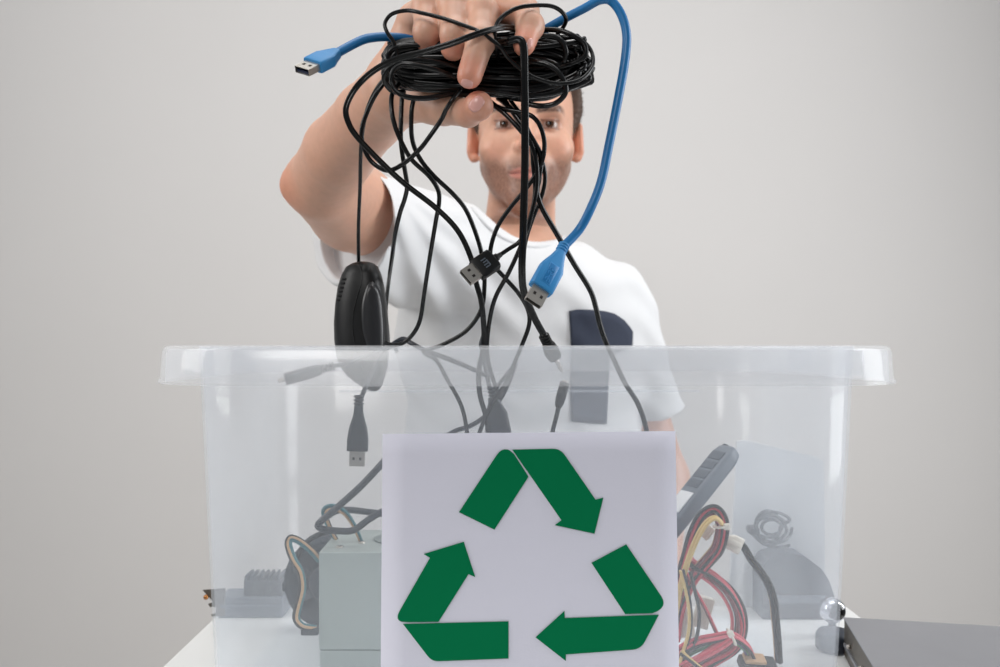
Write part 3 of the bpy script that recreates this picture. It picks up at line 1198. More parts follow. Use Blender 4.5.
def strain(fr, s, parent, m, r=0.0034, n=3, step=0.0028):
    for k in range(n):
        z = s + 0.0008 + k * step
        part('strain_ring', tf(fr, loft([(z, r * 0.8, r * 0.8, 2), (z + 0.0004, r, r, 2), (z + 0.0014, r, r, 2), (z + 0.0018, r * 0.8, r * 0.8, 2)], 16)), m, parent)
    part('strain_core', tf(fr, loft([(s - 0.001, r * 0.72, r * 0.72, 2), (s + n * step, r * 0.66, r * 0.66, 2)], 14)), m, parent)


def cord(pts, r, m, parent, per=8, twin=False, sides=10, name='cord'):
    path = catmull(pxpath(pts) if len(pts[0]) == 3 and not isinstance(pts, np.ndarray) else pts, per)
    if twin:
        return part(name, sweep(path, r, section=twin_section()), m, parent)
    return part(name, sweep(path, r, sides), m, parent)


RB = 0.00165

# blue cable with two plugs
blue = thing('usb_cable', 'thick blue USB cable looping over the hand with two blue plugs', 'cable', P(540, 300, 0.585))
fr, b1, s = usb_plug(P(533, 303, 0.574), P(567, 240, 0.600), (0.1, -1, -0.15), 'plug_blue', blue, 0.0083, 0.0044, 0.0335, 0.0118)
strain(fr, s, b1, 'plug_blue', 0.0040, 3, 0.0022)
part('raised_panel', tf(fr, rbox(0.0072, 0.0005, 0.0165, 0.0002, (0, 0.0044, 0.0235))), 'plug_blue', b1)
part('raised_panel', tf(fr, rbox(0.0060, 0.0006, 0.0152, 0.0002, (0, 0.00445, 0.0235))), 'cable_blue', b1)
end = fr[0] + fr[1][2] * (s + 0.005)
# "SS" trident mark on the raised panel
mk = []


def stroke(pts, wd=0.00055):
    path = np.array([(x, 0, z) for x, z in pts], float)
    v, f = [], []
    for i in range(len(path) - 1):
        a, b = path[i], path[i + 1]
        d = (b - a) / (np.linalg.norm(b - a) + 1e-9)
        n = np.array([-d[2], 0, d[0]]) * wd / 2
        k = len(v)
        a2, b2 = a - d * wd * 0.3, b + d * wd * 0.3
        for y in (0.0046, 0.00500):
            v += [p + [0, y, 0] for p in (a2 + n, a2 - n, b2 - n, b2 + n)]
        f += [[k, k + 1, k + 2, k + 3], [k + 4, k + 5, k + 6, k + 7], [k, k + 1, k + 5, k + 4], [k + 1, k + 2, k + 6, k + 5], [k + 2, k + 3, k + 7, k + 6], [k + 3, k, k + 4, k + 7]]
    return np.array(v), f


sS = [(0.0018, 0.0010), (0.0018, 0.0026), (0.0002, 0.0028), (0.0, 0.0010), (-0.0016, 0.0010), (-0.0018, 0.0028)]
mk.append(stroke([(x, z + 0.0250) for x, z in sS]))
mk.append(stroke([(x, z + 0.0220) for x, z in sS]))
mk.append(stroke([(0, 0.0225), (0, 0.0165)]))
mk.append(stroke([(0, 0.0205), (0.0016, 0.0192), (0.0016, 0.0180)]))
mk.append(stroke([(0, 0.0195), (-0.0016, 0.0184), (-0.0016, 0.0172)]))
part('embossed_mark', tf(fr, join(*mk)), 'plug_blue', b1, smooth=False)
fr, b2, s = usb_plug(P(302, 71, 0.570), P(349, 47, 0.600), (0.25, -0.35, 1), 'plug_blue', blue, 0.0080, 0.0042, 0.024, 0.0105, dark_tongue=True)
end2 = fr[0] + fr[1][2] * (s - 0.002)
bp = [end2] + [P(*q) for q in [(360, 41, .603), (374, 37.5, .61), (390, 37, .617), (412, 40, .625), (440, 52, .63), (480, 60, .632), (520, 48, .63), (540, 33, .622), (562, 20, .612), (585, 8, .605), (600, 0, .60), (611, 1, .60), (621, 14, .60), (626.5, 34, .60), (625, 60, .60), (618, 100, .60), (609, 145, .60), (601, 182, .60), (590, 210, .60), (579, 230, .602)]] + [end]
part('cord', sweep(catmull(np.array(bp), 8), 0.0031, 12), 'cable_blue', blue)

# the coil in the hand
coil = thing('cable_coil', 'long thin black cable wound into a flat coil gripped by the hand', 'cable', P(485, 100, 0.61))
rnd = random.Random(11)
cp_ = []
turns = 66
for i in range(turns):
    q = i / (turns - 1)
    lx = rnd.uniform(383, 402)
    rx = rnd.uniform(560, 592)
    ang = rnd.uniform(0, 2 * math.pi)
    rad = math.sqrt(rnd.uniform(0.15, 1))
    hh = 4 + 29 * rad * abs(math.sin(ang)) + rnd.uniform(0, 4)
    cy = 66 + rnd.uniform(-1, 1) * max(3, 30 - hh)
    dd = 0.618 + 0.019 * rad * math.cos(ang)
    tilt = rnd.uniform(-6, 6)
    for k in range(20):
        a = 2 * math.pi * k / 20
        cx, hwid = (lx + rx) / 2, (rx - lx) / 2
        c, s_ = math.cos(a), math.sin(a)
        x = cx + hwid * c
        pin = 1.0 - 0.28 * math.exp(-((x - 455) / 38.0) ** 2) + 0.12 * (x > 520) - 0.4 * min(1, max(0, (x - 552) / 35.0))
        y = cy + hh * pin * math.copysign(abs(s_) ** 0.85, s_) + tilt * c
        cp_.append(P(x, min(y, 104), dd + 0.0035 * math.sin(a * 2 + i) + rnd.uniform(-.0006, .0006)))
part('cord', sweep(catmull(np.array(cp_), 4), 0.00185, 8), 'rubber_black', coil)
loops = [
    [(456, 78, .598), (436, 70, .590), (414, 65, .588), (400, 65, .589), (392, 74, .590), (394, 88, .590), (407, 97, .590), (430, 98, .594), (452, 94, .600), (475, 96, .605)],
    [(515, 64, .60), (530, 62, .588), (546, 64, .584), (558, 72, .583), (565, 84, .584), (565, 94, .586), (556, 103, .589), (542, 106, .592), (528, 104, .60)],
    [(540, 30, .605), (556, 30, .597), (570, 34, .594), (582, 42, .594), (586, 52, .594), (580, 60, .596), (565, 66, .60), (545, 70, .606)],
    [(404, 92, .614), (392, 91, .604), (384, 78, .596), (392, 66, .592), (410, 60, .592), (435, 62, .595), (458, 68, .60)],
    [(520, 46, .60), (536, 38, .592), (552, 36, .590), (562, 42, .590), (566, 52, .591), (564, 62, .595)],
    [(390, 62, .60), (388, 54, .598), (394, 48, .598), (408, 46, .60), (420, 49, .608), (440, 60, .62)],
]
for lp in loops:
    cord(lp, 0.00185, 'rubber_black', coil)

# thin cable lying over the fingers
c1 = thing('thin_cable', 'thin black cable looping loosely over the knuckles and round the coil', 'cable', P(500, 45, 0.575))
cord([(398, 60, .60), (394, 43, .597), (387, 32, .596), (385, 23, .596), (392, 14, .594), (407, 10.5, .590), (422, 13, .584), (442, 18, .580), (460, 24, .577), (478, 31, .572), (492, 40, .572), (501, 48, .573), (509, 59, .577), (526, 73, .578), (544, 81, .580), (563, 83.5, .581), (581, 79, .586), (592, 67, .592), (592, 53, .598), (584, 42, .602), (570, 36, .606)], 0.00135, 'rubber_black', c1)
c1b = thing('thin_cable', 'thin black cable standing up in an arch above the index finger', 'cable', P(530, 10, 0.59))
cord([(499, 62, .60), (496, 46, .580), (495, 30, .575), (501, 18, .576), (516, 8.5, .579), (533, 5.5, .582), (551, 6, .587), (562, 12, .591), (566, 20, .596), (562, 29, .604), (552, 40, .612)], 0.00145, 'rubber_black', c1b)

# thick twin lead sweeping round the left, down to a plug in the bin
c2 = thing('twin_cable', 'black twin cable arching out left of the hand and crossing down the shirt', 'cable', P(484, 345, .66))
cord([(517, 29, .592), (505, 27.5, .580), (490, 30, .571), (474, 35, .567), (450, 44, .567), (420, 53, .570), (394, 60, .575), (372, 72, .580), (355, 89, .585), (346, 108, .59), (349, 124, .593), (359, 139, .597), (383, 164, .605), (405, 184, .612), (436, 208, .62), (458, 231, .626), (471, 258, .63), (476, 282, .635), (482, 306, .64), (484, 344, .655), (479, 370, .67), (480, 395, .68), (487, 421, .69), (489, 450, .69)], 0.00108, 'rubber_black', c2, twin=True)

# audio lead: vertical twin lead over the face
c3 = thing('audio_cable', 'doubled black audio cable hanging straight down in front of the face', 'cable', P(563, 376, .70))
cord([(488, 48, .60), (497, 44, .588), (507, 42, .576), (517, 39.5, .572), (522, 42, .571), (524, 52, .572), (524.5, 80, .575), (525, 120, .582), (525, 160, .59), (524, 200, .60), (523, 240, .61), (522, 270, .618), (524, 292, .628), (534, 317, .64), (545, 337, .65)], 0.00132, 'rubber_black', c3, twin=True)
fr = frame(P(543, 334, .65), P(562, 372, .672) - P(543, 334, .65), (0, -1, 0.2))
bd = part('jack_body', tf(fr, loft([(0, .0022, .0022, 2), (0.002, .0030, .0030, 2), (0.010, .0034, .0034, 2), (0.011, .0048, .0048, 2.4), (0.0175, .0060, .0055, 2.6), (0.024, .0052, .0050, 2.4), (0.0255, .003, .003, 2)], 18)), 'plastic_black', c3)
for k in range(4):
    z = 0.0015 + 0.0022 * k
    part('strain_ring', tf(fr, loft([(z, .003, .003, 2), (z + .0003, .0041, .0041, 2), (z + .0012, .0041, .0041, 2), (z + .0015, .003, .003, 2)], 16)), 'plastic_black', bd)
part('jack_pin', tf(fr, loft([(0.025, .00175, .00175, 2), (0.031, .00175, .00175, 2), (0.0315, .0014, .0014, 2), (0.0325, .00175, .00175, 2), (0.0355, .00175, .00175, 2), (0.037, .0012, .0012, 2), (0.038, .0014, .0014, 2), (0.0395, .0004, .0004, 2)], 14)), 'steel', bd)
c3b = thing('audio_socket_cable', 'black cable with a slim straight socket standing up below the jack plug', 'cable', P(553, 432, .70))
fr = frame(P(565, 382, .70), P(558, 408, .70) - P(565, 382, .70), (0, -1, 0.2))
part('socket_body', tf(fr, loft([(0, .0034, .0034, 2), (0.0005, .0040, .0040, 2), (0.014, .0040, .0040, 2), (0.0185, .0034, .0034, 2), (0.021, .0024, .0024, 2)], 18)), 'plastic_black', c3b)
part('socket_collar', tf(fr, loft([(-0.0012, .0026, .0026, 2), (0.001, .0026, .0026, 2)], 16)), 'steel', c3b)
cord([(559, 405, .70), (556, 418, .70), (552, 434, .70), (545, 470, .70), (530, 520, .70), (515, 570, .70)], 0.0018, 'rubber_black', c3b)

# mouse with its cord
MD = 0.745
mo = thing('computer_mouse', 'black computer mouse hanging by its cord over the bin', 'mouse', P(362, 391, MD))
msec = [(262, 363, 5), (263.5, 363, 11), (267, 362, 16.5), (275, 361.5, 20.5), (288, 361, 24), (305, 361, 26.5), (322, 361, 27.8), (340, 361.5, 28), (355, 362.5, 27), (367, 364, 24), (376, 366, 19.5), (384, 370, 13), (389, 373, 7), (391, 374, 3)]
mv, mf = [], []
NS = 32
for (py, cx, hw) in msec:
    c = P(cx, py, MD)
    wv = hw * MD / F
    dv = 0.0205 * min(1.0, (hw / 25.0) ** 0.8)
    for k in range(NS):
        t_ = 2 * math.pi * k / NS
        cs, sn = math.cos(t_), math.sin(t_)
        x = wv * math.copysign(abs(cs) ** 0.85, cs)
        y = dv * math.copysign(abs(sn) ** 0.85, sn)
        mv.append(c + np.array([x, y - 0.25 * x, 0]))
for i in range(len(msec) - 1):
    for k in range(NS):
        mf.append([i * NS + k, i * NS + (k + 1) % NS, (i + 1) * NS + (k + 1) % NS, (i + 1) * NS + k])
mf.append(list(range(NS)))
mf.append([(len(msec) - 1) * NS + k for k in range(NS)])
mb = fix_normals(part('mouse_shell', (mv, mf), 'plastic_black', mo))
mbv = bvh_of(mb)
ov = smooth_outline([(369, 283), (376, 285), (381, 297), (383, 315), (384, 335), (383, 352), (377, 361), (370, 352), (364, 335), (362, 318), (363, 300)], 4)
part('glossy_panel', patch(mbv, ov, 0.0009, 5, MD), 'gloss_black', mo)
ov = smooth_outline([(358, 264), (363, 265), (366, 275), (362, 290), (357, 310), (354, 330), (357, 350), (362, 368), (359, 369), (353, 350), (350, 330), (353, 308), (358, 288), (361, 274)], 3)
seam = [hit(mbv, x, y, MD)[0] for x, y in catmull([(357, 264), (361, 270), (362, 280), (357, 297), (353, 315), (353, 333), (357, 352), (363, 370)], 4)]
part('shell_seam', sweep(np.array(seam), 0.0005, 6), 'wheel_rubber', mo)
for k in range(6):
    y = 279 + k * 4.2
    x = 343.6 - k * 1.15
    a, n_ = hit(mbv, x + 0.8, y, MD)
    part('grip_ridge', tf(ident(a), rbox(0.0035, 0.004, 0.0014, 0.0004)), 'wheel_rubber', mo)
a, n_ = hit(mbv, 366, 266, MD)
fr = frame(a + np.array([-0.003, 0.0035, -0.003]), (1, 0, 0), (0, 0, 1))
part('scroll_wheel', tf(fr, lathe([(0.004, 0), (0.0055, 0.0006), (0.0055, 0.0055), (0.004, 0.006)], 18)), 'wheel_rubber', mo)
cord([(359, 266, .745), (358.5, 255, .74), (358.5, 225, .725), (360, 188, .70), (360.5, 160, .68), (361.5, 140, .665), (365, 118, .648), (371, 100, .632), (380, 84, .622), (392, 72, .615)], 0.0015, 'rubber_black', mo)

# loop crossing left of the hand
c4 = thing('cable_loop', 'black cable hanging in a short open loop beside the forearm', 'cable', P(388, 171, .62))
cord([(462, 86, .604), (453, 99, .598), (447, 108, .600), (441, 120, .605), (430, 136, .606), (419, 150, .608), (403, 164, .612), (388, 170.5, .615), (374, 164, .618), (366, 153, .618), (362, 140, .616), (362.5, 126, .613), (368, 110, .61), (376, 94, .606), (388, 78, .606)], RB, 'rubber_black', c4)
# strands from the coil into the bin
strands = [
    ('black cable bending right across the shirt then sweeping left towards the mouse',
     [(414, 98, .612), (411.5, 112, .61), (412, 138, .612), (419, 157, .616), (433, 175, .62), (454, 195, .625), (467, 212, .63), (478, 240, .635), (483, 262, .64), (484.5, 285, .645), (481, 310, .65), (466, 331, .657), (442, 345, .665), (424, 352, .675), (436, 360, .685), (447, 379, .69), (461, 405, .695), (467, 432, .70), (470, 470, .70)], RB),
    ('black cable with an S bend passing down to a kink beside the mouse',
     [(404, 78, .616), (393, 92, .610), (391.5, 108, .606), (395, 126, .606), (402, 143, .608), (412, 160, .612), (429, 176, .617), (438, 190, .62), (439, 203, .624), (436, 220, .63), (431, 250, .64), (427, 275, .65), (424, 295, .66), (420, 320, .668), (413, 334, .675), (403, 343, .68), (394, 345, .69), (386, 343, .70)], RB),
    ('black cable hanging straight down just right of the mouse',
     [(402, 96, .614), (401, 120, .612), (401, 142, .614), (404, 165, .62), (407, 185, .627), (405, 198, .633), (400, 213, .64), (395, 235, .652), (392, 258, .69), (388.5, 283, .755), (386, 310, .785), (388, 340, .79), (385, 365, .79)], RB),
    ('black cable curving over the nose and mouth then down behind the small black plug',
     [(486, 98, .616), (500, 108, .61), (520, 112, .606), (533, 117, .604), (541, 128, .604), (544.5, 145, .606), (541, 164, .61), (528, 186, .616), (510, 208, .622), (497, 228, .627), (490.5, 250, .632), (493, 264, .638), (505, 278, .642), (519, 294, .646), (528, 310, .65), (529, 325, .654), (522, 345, .66), (513, 366, .668), (505, 384, .675), (491, 405, .685), (479, 434, .69), (470, 465, .69)], RB),
    ('black cable crossing the left eye and running down the middle of the shirt',
     [(478, 96, .616), (490, 103, .611), (505, 114, .607), (520, 130, .605), (530, 142, .606), (536, 160, .608), (537, 185, .612), (531, 215, .617), (522, 243, .624), (509, 272, .632), (496, 296, .64), (490, 318, .647), (487, 345, .657), (489, 365, .667), (495, 385, .675), (500, 398, .68)], RB),
    ('black cable passing under the chin and down over the dark breast pocket',
     [(498, 98, .618), (508, 106, .612), (522, 124, .608), (534, 142, .608), (541, 158, .61), (539, 178, .613), (537, 192, .616), (543, 210, .62), (558, 236, .626), (574, 264, .633), (590, 290, .64), (596, 308, .645), (600, 325, .65), (607, 345, .657), (614, 360, .665), (625, 383, .673), (638, 404, .68), (646, 428, .685), (650, 460, .69)], 0.00195),
    ('black cable running down the right side of the nose and beard',
     [(510, 100, .62), (520, 114, .615), (529, 132, .612), (536, 148, .612), (543, 164, .613), (545, 180, .616), (541, 198, .62), (533, 218, .625), (526, 240, .632), (523, 262, .638), (523, 285, .645), (527, 300, .648)], 0.0015),
]
for lab, pts_, r_ in strands:
    s_ = thing('black_cable', lab, 'cable', P(*pts_[-1]), 'black cables hanging out of the coil')
    cord(pts_, r_, 'rubber_black', s_)

# small black USB plug hanging in front of the shirt
c5 = thing('black_usb_cable', 'black cable ending in a flat square USB plug in front of the shirt', 'cable', P(465, 276, .62))
fr, b5, s = usb_plug(P(465.5, 278, .606), P(497, 257, .617), (0.25, -1, 0.45), 'plastic_black', c5, 0.0080, 0.0036, 0.0165, 0.0098, kind='box')
for k, x in enumerate((-0.003, -0.001, 0.001, 0.003)):
    part('embossed_bar', tf(fr, rbox(0.0008, 0.0006, 0.0042 if k != 2 else 0.003, 0, (x, 0.0036, 0.0175))), 'grey_keys', b5, smooth=False)
part('embossed_bar', tf(fr, rbox(0.0048, 0.0006, 0.0008, 0, (-0.0006, 0.0036, 0.0195))), 'grey_keys', b5, smooth=False)
e5 = fr[0] + fr[1][2] * s
part('strain_relief', tf(fr, loft([(s - 0.001, .0030, .0024, 3), (s + 0.003, .0026, .0022, 3), (s + 0.0032, .0020, .0020, 2), (s + 0.006, .0018, .0018, 2)], 16)), 'plastic_black', b5)
part('cord', sweep(catmull(np.array([e5, P(508, 249.5, .62), P(519, 242, .621), P(527, 230, .62), P(532, 212, .618), P(535, 190, .615), P(533, 165, .612), P(530, 140, .61), P(516, 118, .612), P(505, 100, .617)]), 8), 0.0015, 10), 'rubber_black', c5)

# plugs behind the translucent wall
c6 = thing('usb_plug_cable', 'dark USB plug hanging straight down inside the bin under the mouse', 'cable', P(357, 466, .70))
fr, b6, s = usb_plug(P(357, 466, .70), P(358.5, 415, .70), (0.05, -1, 0), 'cord_grey', c6, 0.0083, 0.0046, 0.036, 0.012, kind='bottle')
strain(fr, s, b6, 'cord_grey', 0.0042, 3, 0.0028)
e6 = fr[0] + fr[1][2] * (s + 0.006)
part('cord', sweep(catmull(np.array([e6, P(361, 398, .702), P(366, 386, .708), P(372, 372, .72), P(380, 356, .725), P(388, 348, .72), P(402, 339, .70), P(411, 343, .69), P(424, 350, .685), P(446, 358, .685), P(470, 368, .69), P(490, 377, .69)]), 8), 0.0019, 10), 'cord_grey', c6)
c7 = thing('micro_usb_cable', 'dark micro USB plug lying sideways behind the bin rim left of the mouse', 'cable', P(300, 380, .69))
fr = frame(P(278, 381, .69), P(338, 365, .70) - P(278, 381, .69), (0, -0.2, 1))
pb = part('plug', tf(fr, loft([(0.0055, .0050, .0034, 5), (0.006, .0054, .0044, 5), (0.022, .0054, .0046, 5), (0.031, .0046, .0042, 4), (0.0345, .0034, .0034, 3)], 22)), 'cord_grey', c7)
part('metal_shell', tf(fr, loft([(0, .0034, .0011, 6), (0.0065, .0036, .0012, 6)], 16)), 'steel', pb)
strain(fr, 0.0345, pb, 'cord_grey', 0.0036, 4, 0.0026)
e7 = fr[0] + fr[1][2] * 0.045
part('cord', sweep(catmull(np.array([e7, P(348, 363, .705), P(365, 356, .712), P(382, 349, .716), P(392, 345, .712), P(397, 352, .708)]), 8), 0.0016, 10), 'cord_grey', c7)
c8 = thing('usb_plug_cable', 'dark USB plug with flat face standing just above the sign', 'cable', P(499, 440, .69))
fr, b8, s = usb_plug(P(504, 448, .69), P(494, 400, .69), (-0.2, -1, 0), 'cord_grey', c8, 0.0080, 0.0045, 0.030, 0.011)
strain(fr, s, b8, 'cord_grey', 0.0036, 3, 0.0026)
e8 = fr[0] + fr[1][2] * (s + 0.005)
part('cord', sweep(catmull(np.array([e8, P(490, 388, .69), P(487, 376, .69), P(484, 360, .695), P(482, 350, .70), P(481, 344, .70), P(484, 334, .70)]), 8), 0.0018, 10), 'cord_grey', c8)
c8b = thing('usb_plug_cable', 'narrow dark USB plug tucked behind another plug just above the sign', 'cable', P(497, 446, .705))
fr, b9, s = usb_plug(P(497, 446, .705), P(493, 402, .705), (0.7, -1, 0), 'cord_grey', c8b, 0.0078, 0.0045, 0.028, 0.011, kind='bottle')
part('cord', sweep(catmull(np.array([fr[0] + fr[1][2] * (s - 0.001), P(494, 393, .703), P(498, 386, .698), P(504, 378, .69), P(511, 369, .674)]), 8), 0.0016, 10), 'cord_grey', c8b)
c9 = thing('grey_cable', 'dark cable lying across the top edge of the sign inside the bin', 'cable', P(460, 428, .70))
cord([(440, 440, .70), (455, 431, .70), (470, 426, .70), (484, 417, .70), (498, 402, .70), (508, 384, .702), (516, 362, .705)], 0.0019, 'cord_grey', c9)

# ------------------------------------------------------------------ contents of the bin
FLOOR = zb + 0.0026
pz = 0.0985
pd0 = 0.718
px0 = (318.5 - 500) * pd0 / F
psu = thing('power_supply', 'light grey metal computer power supply box standing in the bin', 'power supply', (px0 + 0.075, pd0 + 0.045, FLOOR))
part('case', rbox(0.150, 0.088, 0.080, 0.001, (px0 + 0.075, pd0 + 0.045, FLOOR + 0.0185 + 0.040)), 'psu_metal', psu, False)
part('case_base', rbox(0.1492, 0.0872, 0.0178, 0.001, (px0 + 0.0752, pd0 + 0.0452, FLOOR + 0.0089)), 'psu_metal', psu, False)
ptop = FLOOR + 0.0985
for dx, dy in ((0.014, 0.018), (0.030, 0.034), (0.062, 0.018)):
    fr = ident((px0 + dx, pd0 + dy, ptop))
    sc_ = part('screw', tf(fr, lathe([(0.0032, -0.0005), (0.0032, 0.0006), (0.0024, 0.0014), (0.0006, 0.0017)], 14)), 'steel', psu)
    part('screw_slot', tf(fr, rbox(0.0036, 0.0006, 0.0006, 0, (0, 0, 0.0016))), 'psu_shadow', sc_, False)
fr = ident((px0 + 0.062, pd0 + 0.050, ptop + 0.0004))
gr = part('vent_recess', tf(fr, lathe([(0.024, -0.0003), (0.024, 0.0003)], 30)), 'psu_shadow', psu, False)
for k in range(9):
    y = -0.020 + 0.005 * k
    hw_ = math.sqrt(max(0.0001, 0.024 ** 2 - y * y))
    part('grille_bar', tf(fr, rbox(2 * hw_, 0.0020, 0.0012, 0.0003, (0, y, 0.0008))), 'psu_metal', gr, False)

# round dark device left of it
rd = thing('cooling_fan', 'dark round fan standing on edge left of the grey power supply', 'fan', P(330, 628, .832) * [1, 1, 0] + [0, 0, FLOOR])
fr = frame((P(331, 584, .832)[0], 0.832, FLOOR + 0.0445), (-0.15, -1, 0.0), (0, 0, 1))
part('housing', tf(fr, lathe([(0.030, -0.012), (0.040, -0.012), (0.043, -0.009), (0.044, 0.0), (0.043, 0.009), (0.040, 0.012), (0.034, 0.012), (0.033, 0.006)], 40)), 'dark_case', rd)
part('hub', tf(fr, lathe([(0.018, 0.004), (0.018, 0.011), (0.015, 0.0125), (0.003, 0.013)], 28)), 'dark_case', rd)
for k in range(7):
    a = 2 * math.pi * k / 7
    R = np.array([[math.cos(a), math.sin(a), 0], [-math.sin(a), math.cos(a), 0], [0, 0, 1]])
    g = rbox(0.017, 0.013, 0.0016, 0.0004, (0.0255, 0, 0.0))
    tw = math.radians(28)
    vv = np.array(g[0])
    y_, z_ = vv[:, 1] * math.cos(tw) - vv[:, 2] * math.sin(tw), vv[:, 1] * math.sin(tw) + vv[:, 2] * math.cos(tw) + 0.006
    vv = np.stack([vv[:, 0], y_, z_], 1)
    part('fan_blade', tf(fr, (vv @ R, g[1])), 'dark_case', rd)
part('side_knob', tf(ident((P(286.5, 586, .832)[0], .832, P(288, 586, .832)[2])), rbox(0.007, 0.008, 0.010, 0.002)), 'dark_case', rd)


def harness(parent, pts, colors, spread, r, per=7, twist=0.5, seed=0, name='wire'):
    """several wires following one path"""
    rn = random.Random(seed)
    path = catmull(pxpath(pts), per)
    t_, N, B = frames(path)
    n = len(colors)
    for i, c in enumerate(colors):
        a0 = 2 * math.pi * i / n + rn.uniform(-.3, .3)
        rad = spread * math.sqrt(rn.uniform(0.15, 1.0))
        ph, fq = rn.uniform(0, 6), rn.uniform(0.5, 1.2)
        u = np.linspace(0, 1, len(path))
        a = a0 + twist * np.sin(u * 3.0 * fq + ph)
        off = rad * (0.8 + 0.35 * np.sin(u * 5 + ph))
        q = path + N * (np.cos(a) * off)[:, None] + B * (np.sin(a) * off)[:, None]
        q[:, 2] = np.maximum(q[:, 2], FLOOR + r + 0.0003 * i)
        part(name, sweep(q, r, 7), c, parent)


tw = thing('fan_wire_bundle', 'teal and tan fan wires curling down in front of the dark fan', 'wires', P(316, 628, .715))
harness(tw, [(320, 560, .735), (312, 550, .722), (300, 540, .712), (290, 537, .708), (287.5, 545, .708), (293, 560, .708), (300, 572, .708), (302, 588, .708), (298, 605, .708), (296, 618, .708), (302, 626, .708), (315, 628, .714)], ['wire_teal', 'wire_teal', 'wire_tan', 'wire_black', 'wire_teal'], 0.0024, 0.0012, seed=2)
part('connector', tf(ident(P(310, 631, .712)), rbox(0.014, 0.006, 0.006, 0.001)), 'dark_case', tw, False)
tw2 = thing('fan_wire_bundle', 'teal and tan wires looping over the top of the power supply', 'wires', P(336, 540, .76))
harness(tw2, [(340, 545, .775), (333, 535, .765), (326, 520, .76), (325, 510, .757), (333, 507, .757), (344, 512, .757), (352, 522, .757), (358, 534, .757), (362, 545, .765)], ['wire_teal', 'wire_tan', 'wire_black', 'wire_teal'], 0.0022, 0.0012, seed=5)
gc = thing('thick_cable', 'thick grey cord bent in a sharp hook above the power supply', 'cord', P(320, 526, .735))
cord([(400, 444, .72), (391, 453, .721), (380, 466, .722), (360, 487, .726), (340, 505, .73), (325, 518, .734), (318, 525, .736), (323, 529, .737), (340, 531, .738), (354, 530, .738), (368, 520, .738), (384, 511, .738), (400, 508, .74)], 0.0029, 'cord_grey', gc, sides=12)
gc2 = thing('thick_cable', 'thick grey cord lying flat behind the hooked cord', 'cord', P(350, 511, .80))
cord([(328, 516, .80), (336, 511, .80), (350, 510, .80), (368, 512, .80), (384, 514, .80), (400, 515, .80)], 0.0030, 'cord_grey', gc2)
# black cord arcs behind the fan
gc3 = thing('thick_cable', 'dark cord arching over the dark fan behind the power supply', 'cord', P(300, 545, .80))
cord([(296, 572, .815), (298, 556, .812), (306, 543, .81), (318, 535, .81), (332, 531, .815), (348, 532, .82)], 0.0026, 'wire_black', gc3)

# grey handset leaning right of the sign
ph = thing('handset', 'grey handset with rows of keys leaning diagonally beside the sign', 'phone', P(690, 530, .74))
pa, pb_ = P(668, 528, .735), P(730, 450, .765)
fr = frame((pa + pb_) / 2, pb_ - pa, (-0.82, -0.45, 0.5))
ln = np.linalg.norm(pb_ - pa)
hs = part('case', tf(fr, loft([(-ln * 0.62, .0105, .005, 5), (-ln * 0.6, .0115, .0070, 5), (0, .0115, .0078, 5), (ln * 0.40, .0115, .0075, 5), (ln * 0.485, .0100, .0065, 4), (ln * 0.51, .0075, .0045, 3)], 28)), 'grey_plastic', ph)
for k, (za, zbb) in enumerate(((0.30, 0.40), (0.18, 0.275), (0.06, 0.155), (-0.06, 0.035))):
    part('key', tf(fr, rbox(0.015, 0.0014, (zbb - za) * ln, 0.0005, (0, 0.0077, (za + zbb) / 2 * ln))), 'grey_keys', ph)
part('display', tf(fr, rbox(0.016, 0.0012, 0.24 * ln, 0.0004, (0, 0.0076, -0.24 * ln))), 'pale_panel', ph)
part('antenna_strap', tf(fr, rbox(0.006, 0.012, 0.003, 0.001, (0.004, -0.001, 0.51 * ln))), 'dark_case', ph)

# colourful wire harness
wh = thing('wire_harness', 'tangled red, yellow and black computer power wires beside the sign', 'wires', P(712, 665, .72))
harness(wh, [(676, 600, .735), (681, 575, .73), (686, 556, .725), (693, 532, .72), (702, 515, .718), (713, 509, .718), (721, 516, .718), (723, 530, .72), (719, 548, .722), (710, 560, .725), (698, 574, .73), (688, 590, .735), (680, 612, .738), (676, 640, .74)], ['wire_black', 'wire_black', 'wire_red', 'wire_black', 'wire_maroon', 'wire_yellow', 'wire_pink', 'wire_black', 'wire_maroon'], 0.0055, 0.00145, seed=4)
harness(wh, [(676, 618, .71), (681, 588, .708), (688, 562, .706), (697, 538, .705), (706, 523, .705), (715, 518, .706), (722, 524, .708)], ['wire_yellow', 'wire_yellow', 'wire_pink'], 0.0026, 0.00145, seed=9)
harness(wh, [(684, 556, .735), (690, 565, .733), (702, 572, .73), (716, 581, .727), (729, 594, .724), (738, 611, .722), (740, 628, .722), (736, 643, .722), (727, 652, .722), (714, 659, .722), (698, 668, .722), (686, 676, .722)], ['wire_red', 'wire_pink', 'wire_black', 'wire_red', 'wire_maroon', 'wire_pink', 'wire_tan', 'wire_black', 'wire_red', 'wire_black'], 0.0062, 0.00145, seed=6)
harness(wh, [(674, 660, .705), (686, 650, .703), (698, 644, .703), (714, 640, .704), (731, 637, .706), (745, 646, .71), (752, 658, .715), (756, 672, .72)], ['wire_red', 'wire_pink', 'wire_black', 'wire_green', 'wire_violet', 'wire_maroon'], 0.0054, 0.00145, seed=8)
harness(wh, [(680, 668, .70), (694, 661, .699), (710, 652, .70), (724, 643, .703), (734, 636, .706)], ['wire_pink', 'wire_red', 'wire_pink', 'wire_red'], 0.0034, 0.00145, seed=18)
harness(wh, [(682, 570, .70), (687, 590, .70), (690, 612, .70), (689, 632, .70), (684, 650, .70), (679, 668, .70)], ['wire_black', 'wire_yellow'], 0.0016, 0.00145, seed=12)
